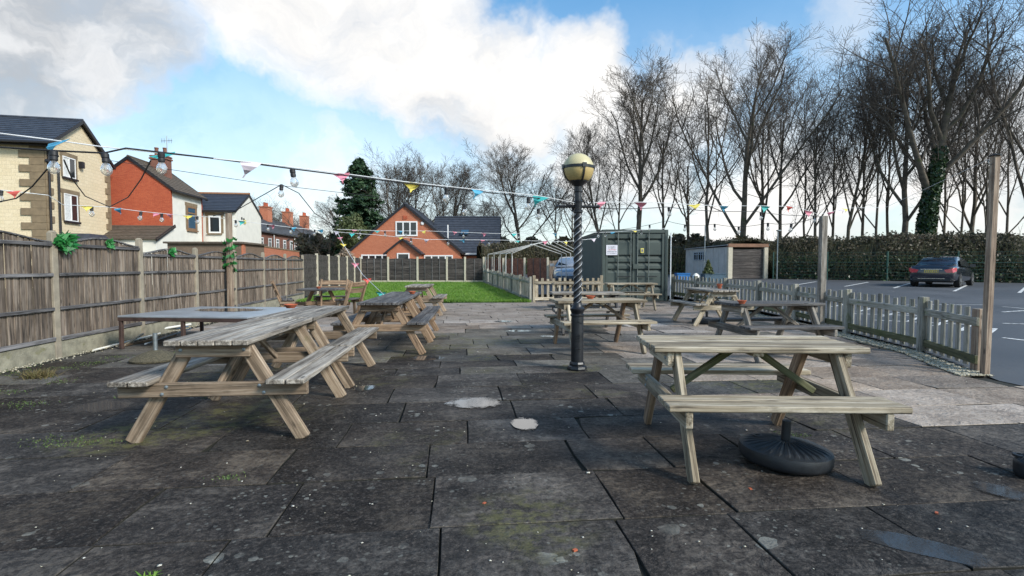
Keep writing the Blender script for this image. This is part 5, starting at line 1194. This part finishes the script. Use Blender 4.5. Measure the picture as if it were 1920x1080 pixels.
# ================================================================== HEDGE, MESH FENCE, TREES
HL = [Vector((x, y, 0)) for x, y in ((34, 24.5), (28.4, 28.3), (22.6, 31.3), (17.4, 34.4), (18.2, 40.5), (14, 43.5), (8, 45.5), (1.5, 44.5), (-2.5, 43.5))]
def path_pts(n):
    seg = [(q-p).length for p, q in zip(HL, HL[1:])]; tot = sum(seg); out = []
    for t in rng.random(n)*tot if n > 0 else np.linspace(0, tot-.001, -n):
        k = 0
        while t > seg[k]: t -= seg[k]; k += 1
        d_ = (HL[k+1]-HL[k]).normalized(); out.append((HL[k]+d_*t, Vector((d_.y, -d_.x, 0))))
    return out
hedge = thing('hedge', 'long overgrown hedge bank with brown and green growth behind the car park', 'hedge', HL[0])
HT = 3.02; base = path_pts(-120); mb = MB(); vs = []; rr = random.Random(5)
for p, nr in base:
    if nr.y > 0: nr = -nr
    zb = cpz(p.y)-.05; q = p-HL[0]
    for off, z_ in ((.15, zb), (-.1, 1.0), (-.35, 2.0), (-.7, HT-.35), (-1.3, HT-.1), (-2.6, HT-.15), (-3.2, zb)):
        vs.append(q+nr*(off+rr.uniform(-.15, .15))+Vector((0, 0, z_+(rr.uniform(-.12, .12) if z_ > .5 else 0))))
mb.add(vs, [(i*7+j, i*7+j+1, (i+1)*7+j+1, (i+1)*7+j) for i in range(len(base)-1) for j in range(6)]); mb.obj('bank', 'bank', hedge)
def hedge_leaves(n, lo, hi, mat, size, depth=.35):
    P = []; N = []
    for (p, nr), u in zip(path_pts(n), rng.random(n)):
        if nr.y > 0: nr = -nr
        if u < .72:
            z_ = lo+(hi-lo)*rng.random(); off = .15-.85*(z_/HT)**1.5+rng.normal()*.18+.12
        else: z_ = HT-.15+abs(rng.normal())*.10; off = -.7-1.6*rng.random()
        rag = math.sin(p.x*1.7)+math.sin(p.x*3.9+p.y*2)+math.sin(p.x*.8+1)+math.sin(p.y*5.1+z_*3)
        if rag < -1.1 and rng.random() < .8: continue
        if u >= .72: z_ += .05*rag+(.25*rng.random() if rng.random() < .12 else 0)
        if z_ > hi+.6: continue
        q = p+nr*off-HL[0]; P.append((q.x, q.y, z_)); N.append((nr.x, nr.y, .6))
    o = cards(np.array(P), np.array(N), size, 1.6, mat, 'foliage', hedge); o['kind'] = 'stuff'
hedge_leaves(52000, .2, HT, 'hedge_leaf', .10); hedge_leaves(34000, .1, 1.8, 'hedge_green', .10)
tw = MB(); rr = random.Random(9)
for p, nr in path_pts(900):
    if nr.y > 0: nr = -nr
    q = p+nr*(.15+rr.random()*.2)-HL[0]; z0 = cpz(p.y)+rr.uniform(0, 1.4); l_ = rr.uniform(.6, 2.0); dx = Vector((rr.uniform(-.6, .6), rr.uniform(-.3, .3), 1))*l_
    tw.tube([q+Vector((0, 0, z0)), q+dx*.5+Vector((rr.uniform(-.1, .1), -.05, z0)), q+dx+Vector((0, 0, z0))], [.014, .011, .005], 3, cap=False)
tag(tw.obj('bare_stems', 'dry_weed', hedge), kind='stuff')
mf = thing('mesh_fence', 'dark green wire mesh fence along the foot of the hedge', 'fence', HL[0])
wires = MB(); pts = [(HL[i], HL[i+1]) for i in range(3)]
for a, b_ in pts:
    d_ = (b_-a); L_ = d_.length; d_.normalize(); nr = Vector((d_.y, -d_.x, 0)); nr = -nr if nr.y > 0 else nr; n = int(L_/2.4)
    for k in range(n+1):
        q = a+d_*(L_*k/max(1, n))+nr*.55; z0 = cpz(q.y); piece('post', mf, q-HL[0]+Vector((0, 0, z0-.05)), q-HL[0]+Vector((0, 0, z0+1.75)), .06, .06, 'mesh_green')
    p, q = a+nr*.52, b_+nr*.52
    for zz in np.arange(.1, 1.75, .2): wires.tube([p-HL[0]+Vector((0, 0, cpz(p.y)+zz)), q-HL[0]+Vector((0, 0, cpz(q.y)+zz))], .006 if abs(zz-1.1) > .12 else .012, 3, cap=False)
    for k in range(int(L_/.1)):
        r_ = p+d_*(k*.1)-HL[0]; z0 = cpz(r_.y+HL[0].y); wires.tube([r_+Vector((0, 0, z0+.05)), r_+Vector((0, 0, z0+1.72))], .0025, 3, cap=False)
tag(wires.obj('wire_mesh', 'mesh_green', mf), kind='stuff')

def grow_tree(seed, H, fork=.22, nl=6, spread=.55, up=.35, r0=.3, straight=False, dens=1.):
    """bare winter tree: returns polylines [(points, radii, level)] of unit scale"""
    rr = random.Random(seed); out = []
    def rv(): return Vector((rr.gauss(0, 1), rr.gauss(0, 1), rr.gauss(0, 1)))
    def branch(p, d, ln, r_, lev):
        k = 7 if lev == 0 else (6 if lev == 1 else (5 if lev == 2 else 3)); pts = [p.copy()]; rad = [r_]; dd = d.normalized(); tip = r_*(.35 if lev < 2 else .25)
        for i in range(k):
            dd = (dd+rv()*(.05 if lev == 0 else .10 if lev < 3 else .16)+Vector((0, 0, up*(.25 if lev == 0 else .30 if lev == 1 else .16)))).normalized()
            p = p+dd*ln/k; pts.append(p.copy()); rad.append(r_+(tip-r_)*(i+1)/k)
        out.append((pts, rad, lev))
        if lev >= 4: return
        if lev == 0: n, a0 = nl, fork
        else: n, a0 = int({1: 9, 2: 8, 3: 7}[lev]*dens), {1: .16, 2: .12, 3: .12}[lev]
        for i in range(n):
            t = a0+(1-a0)*((i+.5+rr.uniform(-.3, .3))/n); t = min(.98, max(a0, t)); f_ = t*k; j = min(k-1, int(f_)); q = pts[j].lerp(pts[j+1], f_-j); rq = rad[j]+(rad[j+1]-rad[j])*(f_-j)
            ax_ = (pts[j+1]-pts[j]).normalized(); az = i*2.4+rr.uniform(-.6, .6); s1 = ax_.orthogonal().normalized(); s2 = ax_.cross(s1); sd_ = s1*math.cos(az)+s2*math.sin(az)
            an = (spread*(1.25-.6*t) if lev == 0 else rr.uniform(.5, .95)*(.8 if lev < 3 else 1.)); nd = ax_*math.cos(an)+sd_*math.sin(an)
            if lev == 0: l2 = H*(1-.75*t)*rr.uniform(.62, .85)
            else: l2 = ln*{1: .5, 2: .52, 3: .55}[lev]*(1.1-.45*t)*rr.uniform(.65, 1.25)
            branch(q, nd, l2, max(.006, min(rq*.72, {0: r_*.5, 1: r_*.36, 2: r_*.42, 3: r_*.55}[lev])), lev+1)
    branch(Vector((0, 0, 0)), Vector((rr.uniform(-.05, .05), rr.uniform(-.05, .05), 1)), H*(.92 if straight else .7), r0, 0)
    return out
def tree_meshes(key, seed, H, **kw):
    T = grow_tree(seed, H, **kw); a, b_ = MB(), MB()
    zm = max(p.z for pts, _, _ in T for p in pts); s = H/zm
    for pts, rad, lev in T:
        if lev <= 1: a.tube([p*s for p in pts], rad, 9 if lev == 0 else 6, cap=False)
        else: b_.tube([p*s for p in pts], [max(.007, r_) for r_ in rad], 4 if lev == 2 else 3, cap=False)
    return a.mesh('trunk', 'bark', 'all'), b_.mesh('crown', 'twig', 'all'), H, [(p*s, r_) for p, r_ in zip(T[0][0], T[0][1])]
TM = {'fan1': tree_meshes('fan1', 3, 17, fork=.16, nl=8, spread=.62, up=.5, r0=.2, dens=1.1), 'ivied': tree_meshes('ivied', 52, 19, fork=.3, nl=9, spread=.55, up=.45, r0=.27, dens=1.05), 'fan2': tree_meshes('fan2', 8, 17, fork=.2, nl=9, spread=.7, up=.42, r0=.15, dens=1.1),
      'oval1': tree_meshes('oval1', 11, 16, fork=.25, nl=10, spread=.5, up=.45, r0=.16, straight=True), 'oval2': tree_meshes('oval2', 15, 16, fork=.22, nl=10, spread=.55, up=.4, r0=.17, straight=True),
      'slim1': tree_meshes('slim1', 21, 16, fork=.3, nl=9, spread=.5, up=.35, r0=.12, straight=True, dens=.75), 'slim2': tree_meshes('slim2', 26, 15, fork=.25, nl=8, spread=.6, up=.3, r0=.105, straight=True, dens=.75),
      'round1': tree_meshes('round1', 33, 14, fork=.2, nl=10, spread=.8, up=.4, r0=.15, dens=1.1), 'round2': tree_meshes('round2', 38, 14, fork=.22, nl=10, spread=.75, up=.42, r0=.15, dens=1.1)}
def tree(u, Y, vtop, key, label, wpx=None, ivy=0., rz=None, name='bare_tree', group='bare winter trees', vb=None, lean=0.):
    tm, cm, H0, axis = TM[key]; p = D(u, 470, Y); zt = D(u, vtop, Y).z; zb = .2; s = (zt-zb)/H0
    t = thing(name, label, 'tree', (p.x, Y, zb), 0, group)
    a = link('trunk', tm, t); c = link('crown', cm, t); sw = s
    if wpx:
        ext = float(np.percentile([math.hypot(v.co.x, v.co.y) for v in cm.vertices], 72)) if ('w', key) not in TM else TM[('w', key)]; TM[('w', key)] = ext; sw = (wpx*(.78 if u > 1100 else 1.)/F*Y/2)/ext
        sw = min(max(sw, s*.55), s*1.7)
    rz = random.uniform(0, 6.28) if rz is None else rz
    for o in (a, c): o.scale = (sw, sw, s); o.rotation_euler = (0, lean, rz)
    if ivy:
        n = int(1500*ivy); P = []; N = []; RM = Matrix.Rotation(rz, 3, 'Z'); seg = [(Vector((p.x*sw, p.y*sw, p.z*s)), r_*sw) for p, r_ in axis]
        for z_, an, q in zip(rng.beta(1, 1.5, n)*ivy, rng.random(n)*6.28, rng.random(n)**2):
            for (p0, r0), (p1, r1) in zip(seg, seg[1:]):
                if p0.z <= z_ <= p1.z or p1 is seg[-1][0]: t_ = min(1, (z_-p0.z)/max(.01, p1.z-p0.z)); c_ = p0.lerp(p1, t_); rr_ = r0+(r1-r0)*t_; break
            d_ = Vector((math.cos(an), math.sin(an), 0)); w_ = RM @ (c_+d_*(rr_+.06+.16*q)); P.append((w_.x, w_.y, z_)); N.append(tuple(RM @ d_))
        iv = cards(np.array(P), np.array(N), .15, 1.2, 'ivy_leaf', 'ivy', t); iv['kind'] = 'stuff'
    return t
tree(1195, 47, 112, 'oval1', 'tall upright bare tree behind the green container', 175, 2.6)
tree(1128, 48, 215, 'oval2', 'smaller bare tree left of the one behind the container', 150)
tree(1245, 50, 200, 'slim1', 'thin bare tree right of the one behind the container', 120)
tree(1388, 42, 58, 'fan1', 'large fan shaped bare tree with ivied foot behind the garage', 290, 3.4)
tree(1330, 44, 130, 'slim2', 'slender bare tree at the left of the large fan shaped one', 170, 1.8)
tree(1462, 44, 85, 'fan2', 'bare tree leaning right beside the large fan shaped one', 250)
tree(1585, 40, 78, 'oval2', 'tall thin bare tree right of the grey timber post', 170)
tree(1560, 46, 190, 'slim1', 'thin far bare tree above the grey timber post', 110)
tree(1645, 38, 120, 'slim2', 'slender bare tree in the middle of the right hand row', 130)
tree(1692, 36, 40, 'oval1', 'tall bare tree just left of the thick ivied trunk', 190, 1.5)
tree(1727, 34, -40, 'ivied', 'tallest bare tree with a thick ivy covered trunk behind the parked car', 310, 8.5)
tree(1768, 40, 200, 'slim1', 'thin bare tree right of the ivied trunk', 110)
tree(1803, 38, 160, 'slim2', 'thin bare tree second to the left of the tall capped post', 120)
tree(1848, 37, 200, 'slim1', 'thin bare tree directly behind the tall capped timber post', 110)
tree(1925, 33, -60, 'fan1', 'large bare tree cut off by the right edge', 300)
tree(1880, 42, 180, 'slim2', 'thin bare tree between the tall post and the right edge', 130)
tree(1510, 48, 230, 'slim2', 'short bare tree low behind the mesh fence left of the grey post', 120)
tree(1290, 52, 260, 'slim1', 'short bare tree behind the left end of the garage', 130)
for u_, Y_t, vt_, k_, w_, lb in ((1530, 41, 165, 'slim1', 120, 'slim bare tree just left of and behind the grey timber post'), (1615, 43, 150, 'slim1', 120, 'thin bare tree second to the right of the grey timber post'),
                                 (1668, 41, 105, 'slim2', 140, 'slim bare tree midway between the grey post and the ivied trunk'), (1748, 40, 90, 'slim2', 170, 'tall slim bare tree close on the right of the ivied trunk'),
                                 (1822, 40, 110, 'oval1', 140, 'upright bare tree just left of the tall capped post'), (1430, 50, 150, 'slim1', 150, 'slim bare tree behind the right end of the garage'),
                                 (1165, 54, 230, 'slim2', 110, 'thin bare tree between the two upright trees behind the container')):
    tree(u_, Y_t, vt_, k_, lb, w_)
tree(975, 55, 246, 'round1', 'round crowned bare tree between the bungalow and the lamp post', 165)
tree(1040, 58, 320, 'slim2', 'thin bare tree just left of the lamp post', 110, 2.0)
tree(1075, 60, 330, 'slim1', 'thin bare tree just behind the lamp post', 110)
tree(735, 60, 285, 'round2', 'left bare tree of the clump behind the bungalow', 120)
tree(785, 62, 272, 'round1', 'middle bare tree of the clump behind the bungalow', 120)
tree(842, 60, 283, 'round2', 'right bare tree of the clump behind the bungalow', 110)
tree(885, 64, 360, 'round1', 'low bare tree right of the clump behind the bungalow', 120)
tree(922, 62, 370, 'slim2', 'low thin bare tree behind the end of the tiled roof', 110)
tree(640, 62, 345, 'round1', 'bare tree showing left of the dark conifer', 130)
tree(490, 110, 372, 'round2', 'distant bare tree above the terrace roof, left one', 70)
tree(540, 110, 384, 'round1', 'distant bare tree above the terrace roof, right one', 70)
tree(620, 50, 425, 'slim2', 'low bare shrubby tree right of the terrace', 80)
# ---- conifer, bush, pampas
cv = D(676, 470, 54); H = D(676, 297, 54).z
cf = thing('conifer', 'tall dark green conifer left of the bungalow', 'tree', (cv.x, 54, .1)); mb = MB(); mb.tube([(0, 0, 0), (0, 0, H*.9)], [.28, .03], 8); mb.obj('trunk', 'bark', cf)
P = []; N = []; rr = random.Random(2)
for k in range(430):
    t = rr.random()**.85; z_ = .3+(H-.5)*t; a = rr.random()*6.28; rl = 4.0*(1-t)**.55*rr.uniform(.55, 1.12)+.1; m_ = int(64*(1-t)+26)
    for i in range(m_):
        s = rr.random()**.6; x = rl*s; zz = z_+.35*s*s*rl*.4-.22*s*rl+rr.gauss(0, .08); sp = rr.gauss(0, .16*(1-s*.5)+.04)
        P.append((x*math.cos(a)-sp*math.sin(a), x*math.sin(a)+sp*math.cos(a), zz)); N.append((math.cos(a)*.5, math.sin(a)*.5, .9))
o = cards(np.array(P), np.array(N), .2, 2.2, 'conifer_leaf', 'crown', cf)
bu = D(662, 470, 50); n = 6000; d3 = rng.normal(size=(n, 3)); d3 /= np.linalg.norm(d3, axis=1)[:, None]; rr_ = (.75+.3*rng.random(n))[:, None]; lump = 1+.12*np.sin(d3[:, :1]*7)+.1*np.sin(d3[:, 2:]*9)
sh = thing('round_bush', 'rounded olive green bush in front of the conifer', 'bush', (bu.x, 50, 0)); cards(d3*rr_*lump*np.array([1.5, 1.4, 1.7])+np.array([0, 0, 4.2]), d3, .13, 1.5, 'bush_leaf', 'foliage', sh)
mb = MB(); mb.tube([(0, 0, 0), (0, 0, 4)], .15, 6); mb.obj('stem', 'bark', sh)
n = 500; a = rng.random(n)*6.28; s = rng.random(n); P = np.c_[s*.55*np.cos(a), s*.3*np.sin(a), 1.3+1.0*rng.random(n)*(1-.4*s)]; pm = cards(P, np.c_[np.cos(a), np.sin(a), 2+0*a], .16, 3., 'pampas', 'pampas_grass'); q = D(648, 480, 33); pm.location = (q.x, 33, 0); tag(pm, 'pale pampas plumes above the far fence', 'plant')
# ---- scrub in the gaps at the horizon
def scrub(u0, u1, Y, vt, label):
    p, q = D(u0, vt, Y), D(u1, vt, Y); n = 2600; t = rng.random(n); P = np.c_[p.x+(q.x-p.x)*t, Y+rng.normal(size=n)*.8, (.1+(p.z-.1)*rng.random(n)**.7)*(1+.12*np.sin(t*19))]
    o = cards(P, np.tile([0, -1, .3], (n, 1)), .3, 1.6, 'hedge_leaf', 'scrub'); tag(o, label, 'bush')
scrub(560, 650, 58, 446, 'dull scrub between the terrace and the conifer'); scrub(925, 1100, 56, 452, 'brown scrub behind the tent frame'); scrub(1230, 1330, 50, 448, 'brown scrub between container and garage')
